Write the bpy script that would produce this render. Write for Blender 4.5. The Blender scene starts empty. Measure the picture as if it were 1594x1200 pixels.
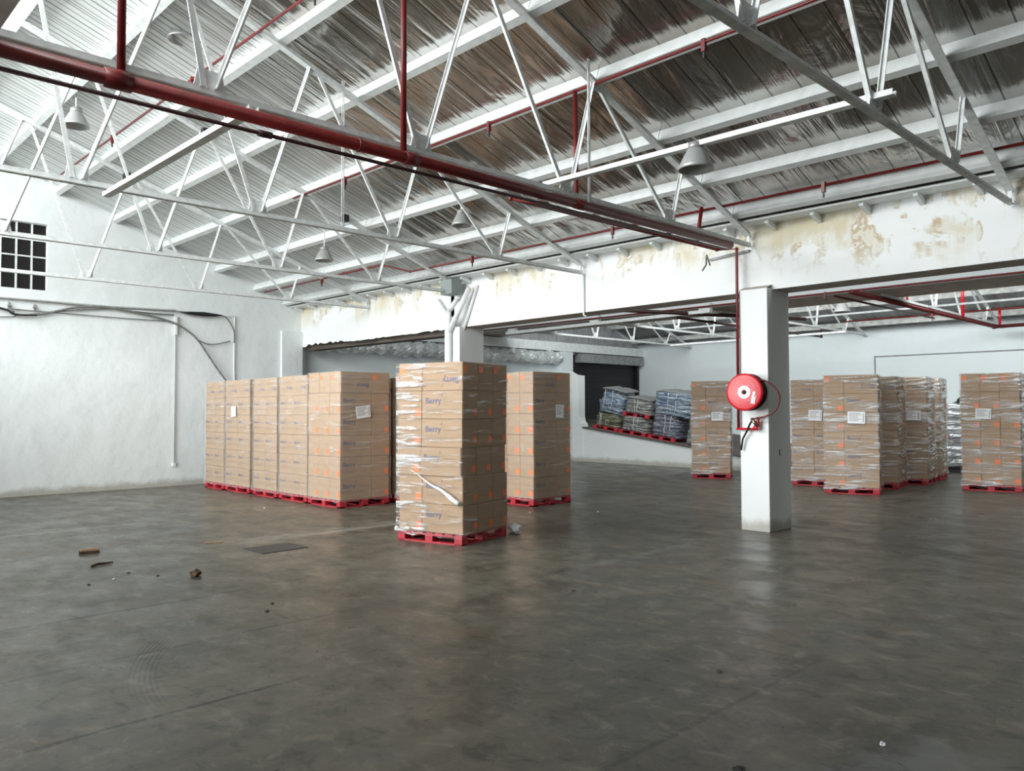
import bpy, bmesh, math, random
from mathutils import Vector, Matrix
C = bpy.context.scene.collection
V = Vector

# ------------------------------------------------------------------ camera
yaw, pitch, roll, FPX = -0.795512, math.radians(1.7), -0.00336, 1235.15
f_ = V((math.sin(yaw)*math.cos(pitch), math.cos(yaw)*math.cos(pitch), math.sin(pitch)))
r0 = V((math.cos(yaw), -math.sin(yaw), 0)); u0 = r0.cross(f_)
r_ = r0*math.cos(roll)+u0*math.sin(roll); u_ = -r0*math.sin(roll)+u0*math.cos(roll)
cd = bpy.data.cameras.new('camera'); cam = bpy.data.objects.new('camera', cd); C.objects.link(cam)
cam.matrix_world = Matrix((( r_.x, u_.x, -f_.x, 0), (r_.y, u_.y, -f_.y, 0), (r_.z, u_.z, -f_.z, 1.6), (0, 0, 0, 1)))
cd.sensor_fit = 'HORIZONTAL'; cd.sensor_width = 36; cd.lens = FPX*36/1594; cd.clip_end = 200
bpy.context.scene.camera = cam

# ------------------------------------------------------------------ daylight
sc = bpy.context.scene
w = bpy.data.worlds.new('overcast_sky'); sc.world = w; w.use_nodes = True
bg = w.node_tree.nodes['Background']; bg.inputs[0].default_value = (.93, .98, 1, 1); bg.inputs[1].default_value = .8
vs = sc.view_settings; vs.view_transform = 'Standard'; vs.look = 'None'; vs.gamma = 1; vs.exposure = 0.18; vs.use_curve_mapping = False

def area(name, loc, rot, sx, sy, power, col=(.95, .99, 1)):
    l = bpy.data.lights.new(name, 'AREA'); l.shape = 'RECTANGLE'; l.size = sx; l.size_y = sy; l.energy = power; l.color = col
    o = bpy.data.objects.new(name, l); C.objects.link(o); o.location = loc; o.rotation_euler = rot
    return o
# daylight entering through the upright north-light glazing above each valley beam
area('rooflight_front', (-9.6, -2.4, 6.4), (math.radians(66), 0, 0), 12, 2.6, 1400)
area('rooflight_middle', (-5, 10.3, 4.9), (math.radians(80), 0, 0), 20, .9, 260)
area('rooflight_rear', (-5, 15.5, 5.6), (math.radians(82), 0, 0), 20, 1.9, 1000)
# low area light added at an unseen opening behind the camera
area('added_low_daylight', (-10, -8.6, 2.2), (math.radians(92), 0, 0), 9, 3.8, 1500)

# ------------------------------------------------------------------ materials
def new_mat(name):
    m = bpy.data.materials.new(name); m.use_nodes = True
    return m, m.node_tree, m.node_tree.nodes['Principled BSDF']
def N(nt, t, **kw):
    n = nt.nodes.new(t)
    for k, v in kw.items(): setattr(n, k, v)
    return n
def plain(name, col, rough=.6, metal=0.0, noise=0.0, nscale=8, bump=0.0, bscale=40, col2=None, stretch=(1, 1, 1), spec=.5):
    m, nt, b = new_mat(name)
    b.inputs['Roughness'].default_value = rough; b.inputs['Metallic'].default_value = metal
    b.inputs['Specular IOR Level'].default_value = spec
    b.inputs['Base Color'].default_value = (*col, 1)
    if noise or bump:
        tc = N(nt, 'ShaderNodeTexCoord'); mp = N(nt, 'ShaderNodeMapping'); mp.inputs['Scale'].default_value = stretch
        nt.links.new(tc.outputs['Object'], mp.inputs[0])
    if noise:
        n = N(nt, 'ShaderNodeTexNoise'); n.inputs['Scale'].default_value = nscale; n.inputs['Detail'].default_value = 5
        nt.links.new(mp.outputs[0], n.inputs['Vector'])
        r = N(nt, 'ShaderNodeValToRGB'); c2 = col2 or tuple(c*(1-noise) for c in col)
        r.color_ramp.elements[0].position = .35; r.color_ramp.elements[1].position = .65
        r.color_ramp.elements[0].color = (*c2, 1); r.color_ramp.elements[1].color = (*col, 1)
        nt.links.new(n.outputs[0], r.inputs[0]); nt.links.new(r.outputs[0], b.inputs['Base Color'])
    if bump:
        n = N(nt, 'ShaderNodeTexNoise'); n.inputs['Scale'].default_value = bscale; n.inputs['Detail'].default_value = 4
        nt.links.new(mp.outputs[0], n.inputs['Vector'])
        bp = N(nt, 'ShaderNodeBump'); bp.inputs['Strength'].default_value = bump; bp.inputs['Distance'].default_value = .02
        nt.links.new(n.outputs[0], bp.inputs['Height']); nt.links.new(bp.outputs[0], b.inputs['Normal'])
    return m
class G:
    """tiny node-graph helper: scalar expressions on world/object position"""
    def __init__(s, nt, coord='Object'):
        s.nt = nt; s.tc = N(nt, 'ShaderNodeTexCoord').outputs[coord]
        sp = N(nt, 'ShaderNodeSeparateXYZ'); nt.links.new(s.tc, sp.inputs[0]); s.x, s.y, s.z = sp.outputs
    def put(s, sock, v):
        if isinstance(v, (int, float)): sock.default_value = v
        else: s.nt.links.new(v, sock)
    def m(s, op, a, b=0, c=0):
        n = N(s.nt, 'ShaderNodeMath', operation=op); s.put(n.inputs[0], a); s.put(n.inputs[1], b)
        if op in ('SMOOTH_MIN', 'SMOOTH_MAX', 'MULTIPLY_ADD', 'COMPARE'): s.put(n.inputs[2], c)
        return n.outputs[0]
    def noise(s, scale, stretch=(1, 1, 1), detail=4, off=(0, 0, 0), rough=.5, dist=0):
        mp = N(s.nt, 'ShaderNodeMapping'); mp.inputs['Scale'].default_value = stretch; mp.inputs['Location'].default_value = off
        s.nt.links.new(s.tc, mp.inputs[0])
        n = N(s.nt, 'ShaderNodeTexNoise'); n.inputs['Scale'].default_value = scale; n.inputs['Detail'].default_value = detail
        n.inputs['Roughness'].default_value = rough; n.inputs['Distortion'].default_value = dist
        s.nt.links.new(mp.outputs[0], n.inputs['Vector']); return n.outputs[0]
    def ramp(s, v, a, b):      # smooth 0..1 between a and b
        n = N(s.nt, 'ShaderNodeMapRange', interpolation_type='SMOOTHSTEP')
        s.put(n.inputs[0], v); n.inputs[1].default_value = a; n.inputs[2].default_value = b
        return n.outputs[0]
    def band(s, v, c, w, soft=.02):    # 1 inside |v-c|<w
        d = s.m('ABSOLUTE', s.m('SUBTRACT', v, c)); return s.m('SUBTRACT', 1, s.ramp(d, w, w+soft))
    def mix(s, f, a, b):
        n = N(s.nt, 'ShaderNodeMix', data_type='RGBA'); s.put(n.inputs[0], f)
        for k, v in ((6, a), (7, b)):
            if isinstance(v, tuple): n.inputs[k].default_value = (*v, 1)
            else: s.nt.links.new(v, n.inputs[k])
        return n.outputs[2]
    def bump(s, h, strength, dist, bsdf, prev=None):
        n = N(s.nt, 'ShaderNodeBump'); n.inputs['Strength'].default_value = strength; n.inputs['Distance'].default_value = dist
        s.put(n.inputs['Height'], h)
        if prev: s.nt.links.new(prev, n.inputs['Normal'])
        if bsdf: s.nt.links.new(n.outputs[0], bsdf.inputs['Normal'])
        return n.outputs[0]

def floor_mat():
    m, nt, b = new_mat('polished_concrete'); g = G(nt)
    big = g.ramp(g.noise(.35, detail=5, rough=.6), .35, .68)
    mid = g.ramp(g.noise(1.6, (1, 1.5, 1), 7, (3, 1, 0), .65), .32, .7)
    streak = g.ramp(g.noise(1.4, (2.2, .5, 1), 5, (7, 2, 0), .6, .4), .4, .75)
    fine = g.noise(22, detail=6, rough=.7)
    c = g.mix(big, (.088, .080, .062), (.175, .157, .120))
    c = g.mix(g.m('MULTIPLY', mid, .65), c, (.18, .168, .133))
    c = g.mix(g.m('MULTIPLY', streak, .65), c, (.038, .037, .031))
    c = g.mix(g.m('MULTIPLY', g.ramp(g.noise(.8, (1, 1, 1), 5, (20, 4, 0), .6), .5, .75), .5), c, (.062, .06, .053))
    c = g.mix(g.m('MULTIPLY', g.ramp(g.noise(1.1, detail=6, off=(11, 5, 0)), .58, .72), .45), c, (.17, .115, .075))
    c = g.mix(g.m('MULTIPLY', g.ramp(g.noise(.9, detail=5, off=(1, 15, 0)), .6, .72), .5), c, (.12, .128, .135))
    # grey cement patch near the lower right of the camera and darker area behind the pillar
    px = g.m('SUBTRACT', g.x, -1.15); py = g.m('SUBTRACT', g.y, 3.35)
    d = g.m('SQRT', g.m('ADD', g.m('POWER', px, 2), g.m('MULTIPLY', g.m('POWER', py, 2), .55)))
    d = g.m('ADD', d, g.m('MULTIPLY', g.m('SUBTRACT', g.noise(3.5, detail=5), .5), .7))
    c = g.mix(g.m('MULTIPLY', g.m('SUBTRACT', 1, g.ramp(d, .42, .62)), .7), c, (.2, .205, .205))
    px = g.m('SUBTRACT', g.x, -3.1); py = g.m('SUBTRACT', g.y, 11)
    d = g.m('SQRT', g.m('ADD', g.m('POWER', px, 2), g.m('POWER', py, 2)))
    d = g.m('ADD', d, g.m('MULTIPLY', g.m('SUBTRACT', g.noise(1.3, detail=5), .5), 2.2))
    c = g.mix(g.m('MULTIPLY', g.m('SUBTRACT', 1, g.ramp(d, 1.2, 1.9)), .5), c, (.05, .05, .046))
    # pale mortar streaks
    n3 = g.noise(5, (1, .6, 1), 6)
    for cx, w_, y0, y1, a in ((-11.75, .035, 1.5, 4.3, .8), (-9.2, .14, 4.1, 7.4, .75), (-8.98, .05, 2.6, 3.4, .4), (-5.25, .04, 6, 9, .35)):
        k = g.m('MULTIPLY', g.band(g.m('ADD', g.x, g.m('MULTIPLY', g.m('SUBTRACT', n3, .5), .2)), cx, w_, .06), g.m('MULTIPLY', g.ramp(g.y, y0, y0+.5), g.m('SUBTRACT', 1, g.ramp(g.y, y1-.3, y1))))
        c = g.mix(g.m('MULTIPLY', g.m('MULTIPLY', k, a), g.ramp(n3, .3, .6)), c, (.33, .32, .28))
    # joints between floor bays (run along Y) and a few across
    jn = g.m('MULTIPLY', g.m('SUBTRACT', g.noise(2.5, detail=6), .5), .05); xx = g.m('ADD', g.x, jn); yy = g.m('ADD', g.y, jn)
    J = 0.0
    for cx, y0, y1, a in ((-6.75, -2, 3.4, .9), (-5.47, 0, 4.3, .55), (-4.3, .8, 2.6, .8), (-2.27, 2, 5.2, .4), (-8.85, 3, 7.2, .5), (-9.25, 2.5, 8, .35), (-12.2, 1, 23, .3), (-7.8, 9, 23, .35)):
        k = g.m('MULTIPLY', g.band(xx, cx, .010, .016), g.m('MULTIPLY', g.ramp(g.y, y0, y0+.4), g.m('SUBTRACT', 1, g.ramp(g.y, y1-.4, y1))))
        J = g.m('MAXIMUM', J, g.m('MULTIPLY', k, a))
    for cy in (4.9, 9.4, 13.6, 17.9): J = g.m('MAXIMUM', J, g.m('MULTIPLY', g.band(yy, cy, .006, .012), g.m('MULTIPLY', .4, g.ramp(n3, .42, .6))))
    # forklift tyre marks: three fine arcs
    dx = g.m('SUBTRACT', g.x, -4.2); dy = g.m('SUBTRACT', g.y, 3.9)
    rr = g.m('SQRT', g.m('ADD', g.m('POWER', dx, 2), g.m('POWER', dy, 2)))
    wv = g.m('SINE', g.m('MULTIPLY', rr, 210))
    tm = g.m('MULTIPLY', g.m('MULTIPLY', g.band(rr, 2.28, .07, .04), g.ramp(wv, 0, .6)), g.m('MULTIPLY', g.ramp(g.y, 1.5, 1.9), g.m('SUBTRACT', 1, g.ramp(g.y, 2.7, 3.1))))
    J = g.m('MAXIMUM', J, g.m('MULTIPLY', g.m('MULTIPLY', tm, .55), g.m('SUBTRACT', 1, g.ramp(g.x, -4.6, -4.3))))
    sp = g.ramp(g.noise(9, detail=7, off=(5, 5, 0), rough=.7), .66, .72)
    J = g.m('MAXIMUM', J, g.m('MULTIPLY', sp, .5))
    c = g.mix(J, c, (.018, .018, .017))
    sm_ = g.noise(4.5, (1, 1.3, 1), 7, (2, 9, 0), .72, .6)
    c = g.mix(g.m('MULTIPLY', g.ramp(sm_, .52, .66), .6), c, (.26, .235, .185)); c = g.mix(g.m('MULTIPLY', g.m('SUBTRACT', 1, g.ramp(sm_, .36, .48)), .6), c, (.040, .039, .033))
    c = g.mix(g.m('MULTIPLY', g.ramp(fine, .35, .7), .25), c, (.2, .19, .165))
    nt.links.new(c, b.inputs['Base Color'])
    ro = g.m('ADD', .28, g.m('MULTIPLY', mid, .22)); ro = g.m('ADD', ro, g.m('MULTIPLY', streak, -.04))
    nt.links.new(ro, b.inputs['Roughness']); b.inputs['Specular IOR Level'].default_value = .3
    h = g.m('ADD', g.m('MULTIPLY', g.noise(3, (1, 2, 1), 5), 1.0), g.m('MULTIPLY', fine, .1))
    g.bump(h, .10, .03, b)
    return m
def plaster_mat(name, col, stain_z=None, stain=.0, base_dirt=False, bumpy=.35, stain_x=None):
    m, nt, b = new_mat(name); g = G(nt)
    n1 = g.noise(.7, detail=5); n2 = g.noise(4, detail=6, rough=.65)
    c = g.mix(g.m('MULTIPLY', g.ramp(n1, .3, .7), .5), col, tuple(v*.93 for v in col))
    c = g.mix(g.m('MULTIPLY', g.ramp(n2, .5, .75), .3), c, tuple(v*.9 for v in col))
    if stain:
        sx = g.noise(1.3, (1, 1, .9), 6, (3, 9, 1), .62, .5); drip = g.noise(6, (1, 1, .12), 5, (1, 2, 3), .6)
        zz = g.ramp(g.m('ADD', g.z, g.m('ADD', g.m('MULTIPLY', g.m('SUBTRACT', drip, .5), .7), g.m('MULTIPLY', g.ramp(g.x, -6, -3), .25))), stain_z-.62, stain_z-.05)
        k = g.m('MULTIPLY', zz, g.ramp(sx, .44, .62))
        c = g.mix(g.m('MULTIPLY', k, stain), c, (.66, .59, .42))
        edge = g.m('MULTIPLY', g.m('MULTIPLY', g.band(sx, .50, .004, .03), zz), g.ramp(drip, .4, .6))
        c = g.mix(g.m('MULTIPLY', edge, stain*.75), c, (.45, .30, .12))
        k2 = g.m('MULTIPLY', g.m('MULTIPLY', g.ramp(g.noise(2.2, (1, 1, .8), 5, (30, 2, 4)), .6, .72), g.ramp(g.z, stain_z-.4, stain_z)), stain)
        c = g.mix(g.m('MULTIPLY', k2, .6), c, (.36, .20, .07))
    if base_dirt:
        dz = g.m('ADD', g.z, g.m('MULTIPLY', n2, -.22)); k = g.m('SUBTRACT', 1, g.ramp(dz, -.06, .08))
        c = g.mix(g.m('MULTIPLY', k, .65), c, (.3, .27, .2))
    nt.links.new(c, b.inputs['Base Color']); b.inputs['Roughness'].default_value = .75; b.inputs['Specular IOR Level'].default_value = .25
    h = g.m('ADD', g.m('MULTIPLY', g.noise(1.8, detail=3), 1.2), g.m('MULTIPLY', n2, .4))
    g.bump(h, bumpy, .05, b)
    return m
def foil_mat():
    m, nt, b = new_mat('foil_insulation'); g = G(nt)
    # long creases run down the slope (Y), seams every 0.3 m
    cr = g.noise(1.0, (3.2, .3, .3), 4, (0, 0, 0), .5, .8); cr2 = g.noise(1.1, (1.3, .8, 1), 4, (4, 4, 4), .5, 1.2)
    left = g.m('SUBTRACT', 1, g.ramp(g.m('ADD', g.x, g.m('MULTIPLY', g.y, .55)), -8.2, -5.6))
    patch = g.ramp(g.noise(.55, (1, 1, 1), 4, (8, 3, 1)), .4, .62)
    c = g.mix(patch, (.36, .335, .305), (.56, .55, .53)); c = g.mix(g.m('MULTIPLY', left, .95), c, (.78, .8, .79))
    sm = g.m('FRACT', g.m('DIVIDE', g.x, .31)); s1 = g.band(sm, .5, .012, .02)
    sm2 = g.m('FRACT', g.m('DIVIDE', g.x, .125)); s2 = g.m('MULTIPLY', g.band(sm2, .5, .03, .12), left)
    c = g.mix(g.m('MULTIPLY', s1, .85), c, (.05, .048, .045)); c = g.mix(g.m('MULTIPLY', s2, .5), c, (.25, .25, .245))
    nt.links.new(c, b.inputs['Base Color'])
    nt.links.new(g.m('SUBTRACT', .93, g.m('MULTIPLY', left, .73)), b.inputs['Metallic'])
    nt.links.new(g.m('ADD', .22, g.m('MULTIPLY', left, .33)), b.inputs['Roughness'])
    h = g.m('ADD', cr, g.m('MULTIPLY', cr2, .5)); h = g.m('ADD', h, g.m('MULTIPLY', s2, -.35))
    g.bump(h, .8, .07, b)
    return m
def film_mat(name, milk_glare, gloss, seed, streak=.5, veil=0.0, left=False):
    m, nt, b = new_mat(name); nt.nodes.remove(b); g = G(nt); out = nt.nodes['Material Output']
    st = g.noise(3.2, (.55, .55, 6), 7, (seed, seed*2, seed), .68, .5); st2 = g.noise(1.1, (1, 1, 1.6), 4, (seed*3, 1, seed))
    area_ = g.ramp(st2, .38, .62)
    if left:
        lf = g.m('SUBTRACT', 1, g.ramp(g.m('ADD', g.x, g.m('MULTIPLY', g.m('SUBTRACT', st2, .5), .6)), -.62, -.5)); st = g.m('ADD', st, g.m('MULTIPLY', g.m('SUBTRACT', lf, .6), .06)); area_ = g.m('MAXIMUM', g.m('MULTIPLY', area_, .6), g.m('MULTIPLY', lf, .9))  # left part whiter: glare painted into the film as diffuse white
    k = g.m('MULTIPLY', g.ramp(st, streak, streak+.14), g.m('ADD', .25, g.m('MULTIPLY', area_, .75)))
    tr = N(nt, 'ShaderNodeBsdfTransparent'); gl = N(nt, 'ShaderNodeBsdfGlossy'); df = N(nt, 'ShaderNodeBsdfDiffuse')
    gl.inputs['Roughness'].default_value = .2; gl.inputs['Color'].default_value = (1, 1, 1, 1); df.inputs['Color'].default_value = (.9, .91, .9, 1)
    bm_ = g.bump(g.m('ADD', st, g.m('MULTIPLY', g.noise(9, (1, 1, 2.5), 4, (seed, 0, 0)), .5)), 1.0, .05, None)
    nt.links.new(bm_, gl.inputs['Normal'])
    fr = N(nt, 'ShaderNodeLayerWeight'); fr.inputs['Blend'].default_value = .25
    a = N(nt, 'ShaderNodeMixShader'); g.put(a.inputs[0], g.m('ADD', g.m('MULTIPLY', k, milk_glare), g.m('MULTIPLY', st2, veil))); nt.links.new(tr.outputs[0], a.inputs[1]); nt.links.new(df.outputs[0], a.inputs[2])  # diffuse white covers both milky film layers and painted glare
    f = g.m('ADD', g.m('MULTIPLY', k, gloss), g.m('ADD', .03, g.m('MULTIPLY', fr.outputs['Fresnel'], .12)))
    c2 = N(nt, 'ShaderNodeMixShader'); g.put(c2.inputs[0], f); nt.links.new(a.outputs[0], c2.inputs[1]); nt.links.new(gl.outputs[0], c2.inputs[2])
    nt.links.new(c2.outputs[0], out.inputs[0])
    return m
def bale_mat(name, cols, seed):
    m, nt, b = new_mat(name); g = G(nt)
    n = g.noise(1.0, (1.6, 1.6, 9), 6, (seed, seed, seed), .65, .8)
    r = N(nt, 'ShaderNodeValToRGB'); cr = r.color_ramp; cr.interpolation = 'LINEAR'
    while len(cr.elements) < len(cols): cr.elements.new(.5)
    for i, c in enumerate(cols): cr.elements[i].position = .3+.4*i/(len(cols)-1); cr.elements[i].color = (*c, 1)
    nt.links.new(n, r.inputs[0]); nt.links.new(r.outputs[0], b.inputs['Base Color'])
    b.inputs['Roughness'].default_value = .28; b.inputs['Specular IOR Level'].default_value = .8; b.inputs['Coat Weight'].default_value = .5; b.inputs['Coat Roughness'].default_value = .12
    h = g.m('ADD', g.noise(3, (1, 1, 9), 5, (seed, 0, 1), .6, .8), g.m('MULTIPLY', g.noise(12, detail=3), .3))
    g.bump(h, 1.0, .05, b)
    return m

M = {}
M['floor'] = floor_mat()
M['wall'] = plaster_mat('white_painted_plaster', (.80, .835, .83), base_dirt=True, bumpy=.5)
M['wall_back'] = plaster_mat('white_painted_render', (.76, .82, .83), base_dirt=True, bumpy=.2)
M['beam'] = plaster_mat('whitewashed_concrete_beam', (.84, .86, .85), 4.0, .95, bumpy=.25)
M['column'] = plaster_mat('whitewashed_column', (.84, .86, .85), base_dirt=True, bumpy=.12)
M['greywall'] = plain('bare_grey_blockwork', (.42, .42, .41), .9, noise=.3, nscale=2)
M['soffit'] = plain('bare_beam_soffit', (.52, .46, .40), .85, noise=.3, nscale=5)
M['steel'] = plain('white_painted_steel', (.84, .87, .86), .5, noise=.1, nscale=14, col2=(.68, .7, .69))
M['shade_steel'] = plain('shade_toned_steel', (.64, .65, .62), .6, noise=.35, nscale=6)  # white steel greyed in colour to stand for shaded undersides
M['purlin'] = plain('white_painted_timber', (.82, .85, .84), .6, noise=.2, nscale=9, col2=(.72, .75, .74), bump=.15, bscale=12)
M['dark_steel'] = plain('dull_grey_steel', (.34, .35, .35), .55, noise=.3)
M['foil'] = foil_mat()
M['roofdull'] = plain('dull_roof_lining', (.35, .36, .36), .6, noise=.3, nscale=3)
M['rearlining'] = plain('dull_foil_lining', (.30, .30, .295), .4, metal=.5, noise=.45, nscale=2, stretch=(3, .5, 1), bump=.6, bscale=4)
M['red'] = plain('red_pipe_paint', (.18, .012, .011), .38, noise=.35, nscale=9, bump=.05)
M['maroon'] = plain('maroon_pipe_paint', (.10, .010, .010), .45)
M['redbright'] = plain('bright_red_paint', (.62, .008, .02), .3)
M['redpallet'] = plain('red_pallet_paint', (.56, .03, .05), .55, noise=.35, nscale=7)
M['darkred'] = plain('dark_red_pipe_paint', (.035, .006, .006), .45)
M['card'] = plain('cardboard', (.445, .305, .190), .72, noise=.1, nscale=4, col2=(.40, .268, .163), bump=.04, bscale=60, stretch=(1, 1, 3), spec=.25)
M['cardedge'] = plain('cardboard_tape', (.40, .27, .17), .5)
M['ink'] = plain('faded_blue_ink', (.105, .115, .225), .7)
M['ink2'] = plain('grey_ink', (.25, .20, .16), .7)
M['sticker'] = plain('orange_sticker', (.92, .21, .045), .5)
M['paper'] = plain('white_paper', (.86, .88, .9), .6)
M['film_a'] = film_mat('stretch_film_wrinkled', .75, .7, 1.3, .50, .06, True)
M['film_b'] = film_mat('stretch_film_light', .14, .3, 4.1, .52, .16)
M['film_c'] = film_mat('stretch_film_heavy', .6, .8, 7.7, .465, .10)
M['film_rope'] = plain('bunched_stretch_film', (.88, .9, .9), .22, bump=.8, bscale=20)
M['silverfilm'] = plain('silver_film_layers', (.62, .65, .65), .25, metal=.6, noise=.5, nscale=3, bump=1.0, bscale=3, stretch=(1, 1, 7))
M['black'] = plain('black_shutter_paint', (.014, .014, .017), .5)
M['glass'] = plain('dark_grimy_pane', (.010, .009, .009), .25)
M['lamp'] = plain('grey_lamp_enamel', (.42, .43, .42), .35, metal=.3)
M['lampin'] = plain('lamp_reflector', (.35, .35, .34), .4, metal=.3)
M['pvc'] = plain('white_pvc', (.78, .8, .79), .4)
M['cable'] = plain('grey_cable', (.23, .23, .21), .6, noise=.4, nscale=20)
M['cablew'] = plain('painted_cable', (.62, .64, .61), .6)
M['rubber'] = plain('black_rubber', (.012, .012, .013), .5)
M['greybox'] = plain('grey_enclosure', (.26, .3, .29), .5)
M['duct'] = plain('crinkled_duct_foil', (.72, .75, .75), .4, metal=.35, bump=1.0, bscale=9, noise=.2, nscale=5)
M['hose'] = plain('dark_red_hose', (.12, .02, .022), .4)
M['brass'] = plain('dull_brass', (.3, .27, .2), .35, metal=.9)
M['leaf'] = plain('brown_debris', (.12, .07, .035), .9, noise=.5, nscale=40)
M['wood'] = plain('pale_wood', (.42, .27, .16), .7)
M['iron'] = plain('iron_cover', (.06, .06, .057), .5, noise=.4, nscale=30)
M['timber'] = plain('old_timber', (.12, .095, .075), .85, noise=.5, nscale=6, stretch=(.3, 3, 3))
M['ramp'] = plain('ramp_concrete', (.13, .11, .1), .8, noise=.3)
M['white_light'] = plain('pale_threshold_strip', (.9, .9, .9), .4)

# ------------------------------------------------------------------ mesh builder
class MB:
    def __init__(s): s.v = []; s.f = []; s.mi = []; s.mats = []; s.sm = []
    def mat(s, m):
        if m not in s.mats: s.mats.append(m)
        return s.mats.index(m)
    def add(s, vs, fs, m='steel', smooth=False):
        o = len(s.v); k = s.mat(m); s.v += [tuple(v) for v in vs]
        for f in fs: s.f.append(tuple(i+o for i in f)); s.mi.append(k); s.sm.append(smooth)
    def box(s, a, b, m='steel', mx=None):
        x0, y0, z0 = a; x1, y1, z1 = b
        vs = [V(p) for p in ((x0,y0,z0),(x1,y0,z0),(x1,y1,z0),(x0,y1,z0),(x0,y0,z1),(x1,y0,z1),(x1,y1,z1),(x0,y1,z1))]
        if mx: vs = [mx @ v for v in vs]
        s.add(vs, [(0,3,2,1),(4,5,6,7),(0,1,5,4),(1,2,6,5),(2,3,7,6),(3,0,4,7)], m)
    def bar(s, p, q, w, h, m='steel', up=(0,0,1), ang=None, m2=None):
        """rectangular bar; ang=thickness turns it into an angle iron"""
        p, q = V(p), V(q); d = (q-p).normalized(); u = V(up)
        if abs(d.dot(u)) > .99: u = V((0, 1, 0))
        sx = d.cross(u).normalized(); sz = sx.cross(d).normalized()
        def slab(a0, a1, b0, b1, mm=None):
            vs = []
            for e in (p, q):
                for a, b in ((a0,b0),(a1,b0),(a1,b1),(a0,b1)): vs.append(e+sx*a+sz*b)
            s.add(vs, [(3,2,1,0),(4,5,6,7),(0,1,5,4),(1,2,6,5),(2,3,7,6),(3,0,4,7)], mm or m)
        if ang: slab(-w/2, w/2, -h/2, -h/2+ang, m2 or m); slab(-ang/2, ang/2, -h/2+ang, h/2)
        else: slab(-w/2, w/2, -h/2, h/2)
    def tube(s, pts, r, m='steel', n=10, cap=True):
        pts = [V(p) for p in pts]; rings = []; up = None
        for i, p in enumerate(pts):
            d = ((pts[min(i+1, len(pts)-1)]-pts[max(i-1, 0)])).normalized()
            if up is None: up = V((0, 0, 1)) if abs(d.z) < .9 else V((1, 0, 0))
            a = d.cross(up).normalized(); b = a.cross(d).normalized(); up = b
            rr = r[i] if isinstance(r, (list, tuple)) else r
            rings.append([p+a*math.cos(2*math.pi*k/n)*rr+b*math.sin(2*math.pi*k/n)*rr for k in range(n)])
        vs = [v for R in rings for v in R]; fs = []
        for i in range(len(pts)-1):
            for k in range(n): fs.append((i*n+k, i*n+(k+1) % n, (i+1)*n+(k+1) % n, (i+1)*n+k))
        if cap: fs.append(tuple(range(n-1, -1, -1))); fs.append(tuple((len(pts)-1)*n+k for k in range(n)))
        s.add(vs, fs, m, True)
    def lathe(s, prof, mx, m='steel', n=24):
        vs = []; fs = []
        for r, z in prof:
            for k in range(n): vs.append(mx @ V((r*math.cos(2*math.pi*k/n), r*math.sin(2*math.pi*k/n), z)))
        for i in range(len(prof)-1):
            for k in range(n): fs.append((i*n+k, i*n+(k+1) % n, (i+1)*n+(k+1) % n, (i+1)*n+k))
        s.add(vs, fs, m, True)
    def quad(s, a, b, c, d, m='steel'): s.add([a, b, c, d], [(0, 1, 2, 3)], m)
    def build(s, name, parent=None, bevel=0, **props):
        me = bpy.data.meshes.new(name); me.from_pydata(s.v, [], s.f); me.update()
        for k in s.mats: me.materials.append(M[k])
        me.polygons.foreach_set('material_index', s.mi); me.polygons.foreach_set('use_smooth', s.sm)
        o = bpy.data.objects.new(name, me); C.objects.link(o)
        if parent: o.parent = parent
        if bevel:
            b = o.modifiers.new('bevel', 'BEVEL'); b.width = bevel; b.segments = 2; b.limit_method = 'ANGLE'
        for k, v in props.items(): o[k] = v
        return o
def empty(name, loc, label, cat, group=None, rz=0):
    o = bpy.data.objects.new(name, None); C.objects.link(o); o.location = loc; o.rotation_euler = (0, 0, rz); o.empty_display_size = .1
    o['label'] = label; o['category'] = cat
    if group: o['group'] = group
    return o
def rebase(o, base):
    """move the object's origin to base, keeping its geometry in place"""
    b = V(base); o.data.transform(Matrix.Translation(-b)); o.location = b; return o
def smooth_path(pts, n=6):
    P = [V(p) for p in pts]; P = [P[0]*2-P[1]]+P+[P[-1]*2-P[-2]]; out = []
    for i in range(1, len(P)-2):
        for k in range(n):
            t = k/n; a, b, c, d = P[i-1], P[i], P[i+1], P[i+2]
            out.append(.5*((2*b)+(c-a)*t+(2*a-5*b+4*c-d)*t*t+(3*b-3*c+d-a)*t**3))
    out.append(P[-2]); return out
rnd = random.Random(7)

# ------------------------------------------------------------------ setting
XL, BY0, BY1 = -17.05, 9.66, 10.11       # left wall plane, beam front and back
RZ = lambda y: 3.93+.355*(9.53-y)        # line of the main roof's rafters
def struct(mb, name, **k): o = mb.build(name, kind='structure', **k); return o
mb = MB(); mb.box((-20, -9.2, -.2), (9.2, 23.9, 0), 'floor'); struct(mb, 'floor')
# left gable wall with a hole for the window (Y 3.22..4.24, Z 3.89..5.16)
wy0, wy1, wz0, wz1 = 3.22, 4.245, 3.89, 5.165
mb = MB()
def grid_wall(mb, x0, x1, y0, y1, z0, z1, m):   # face subdivided with tiny relief so the plaster is not dead flat
    mb.box((x0, y0, z0), (x1, y1, z1), m)
grid_wall(mb, XL-.3, XL, -9.2, wy0, 0, 7.7, 'wall'); grid_wall(mb, XL-.3, XL, wy1, 9.75, 0, 7.7, 'wall')
grid_wall(mb, XL-.3, XL, wy0, wy1, 0, wz0, 'wall'); grid_wall(mb, XL-.3, XL, wy0, wy1, wz1, 7.7, 'wall')
struct(mb, 'wall_left')
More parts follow.
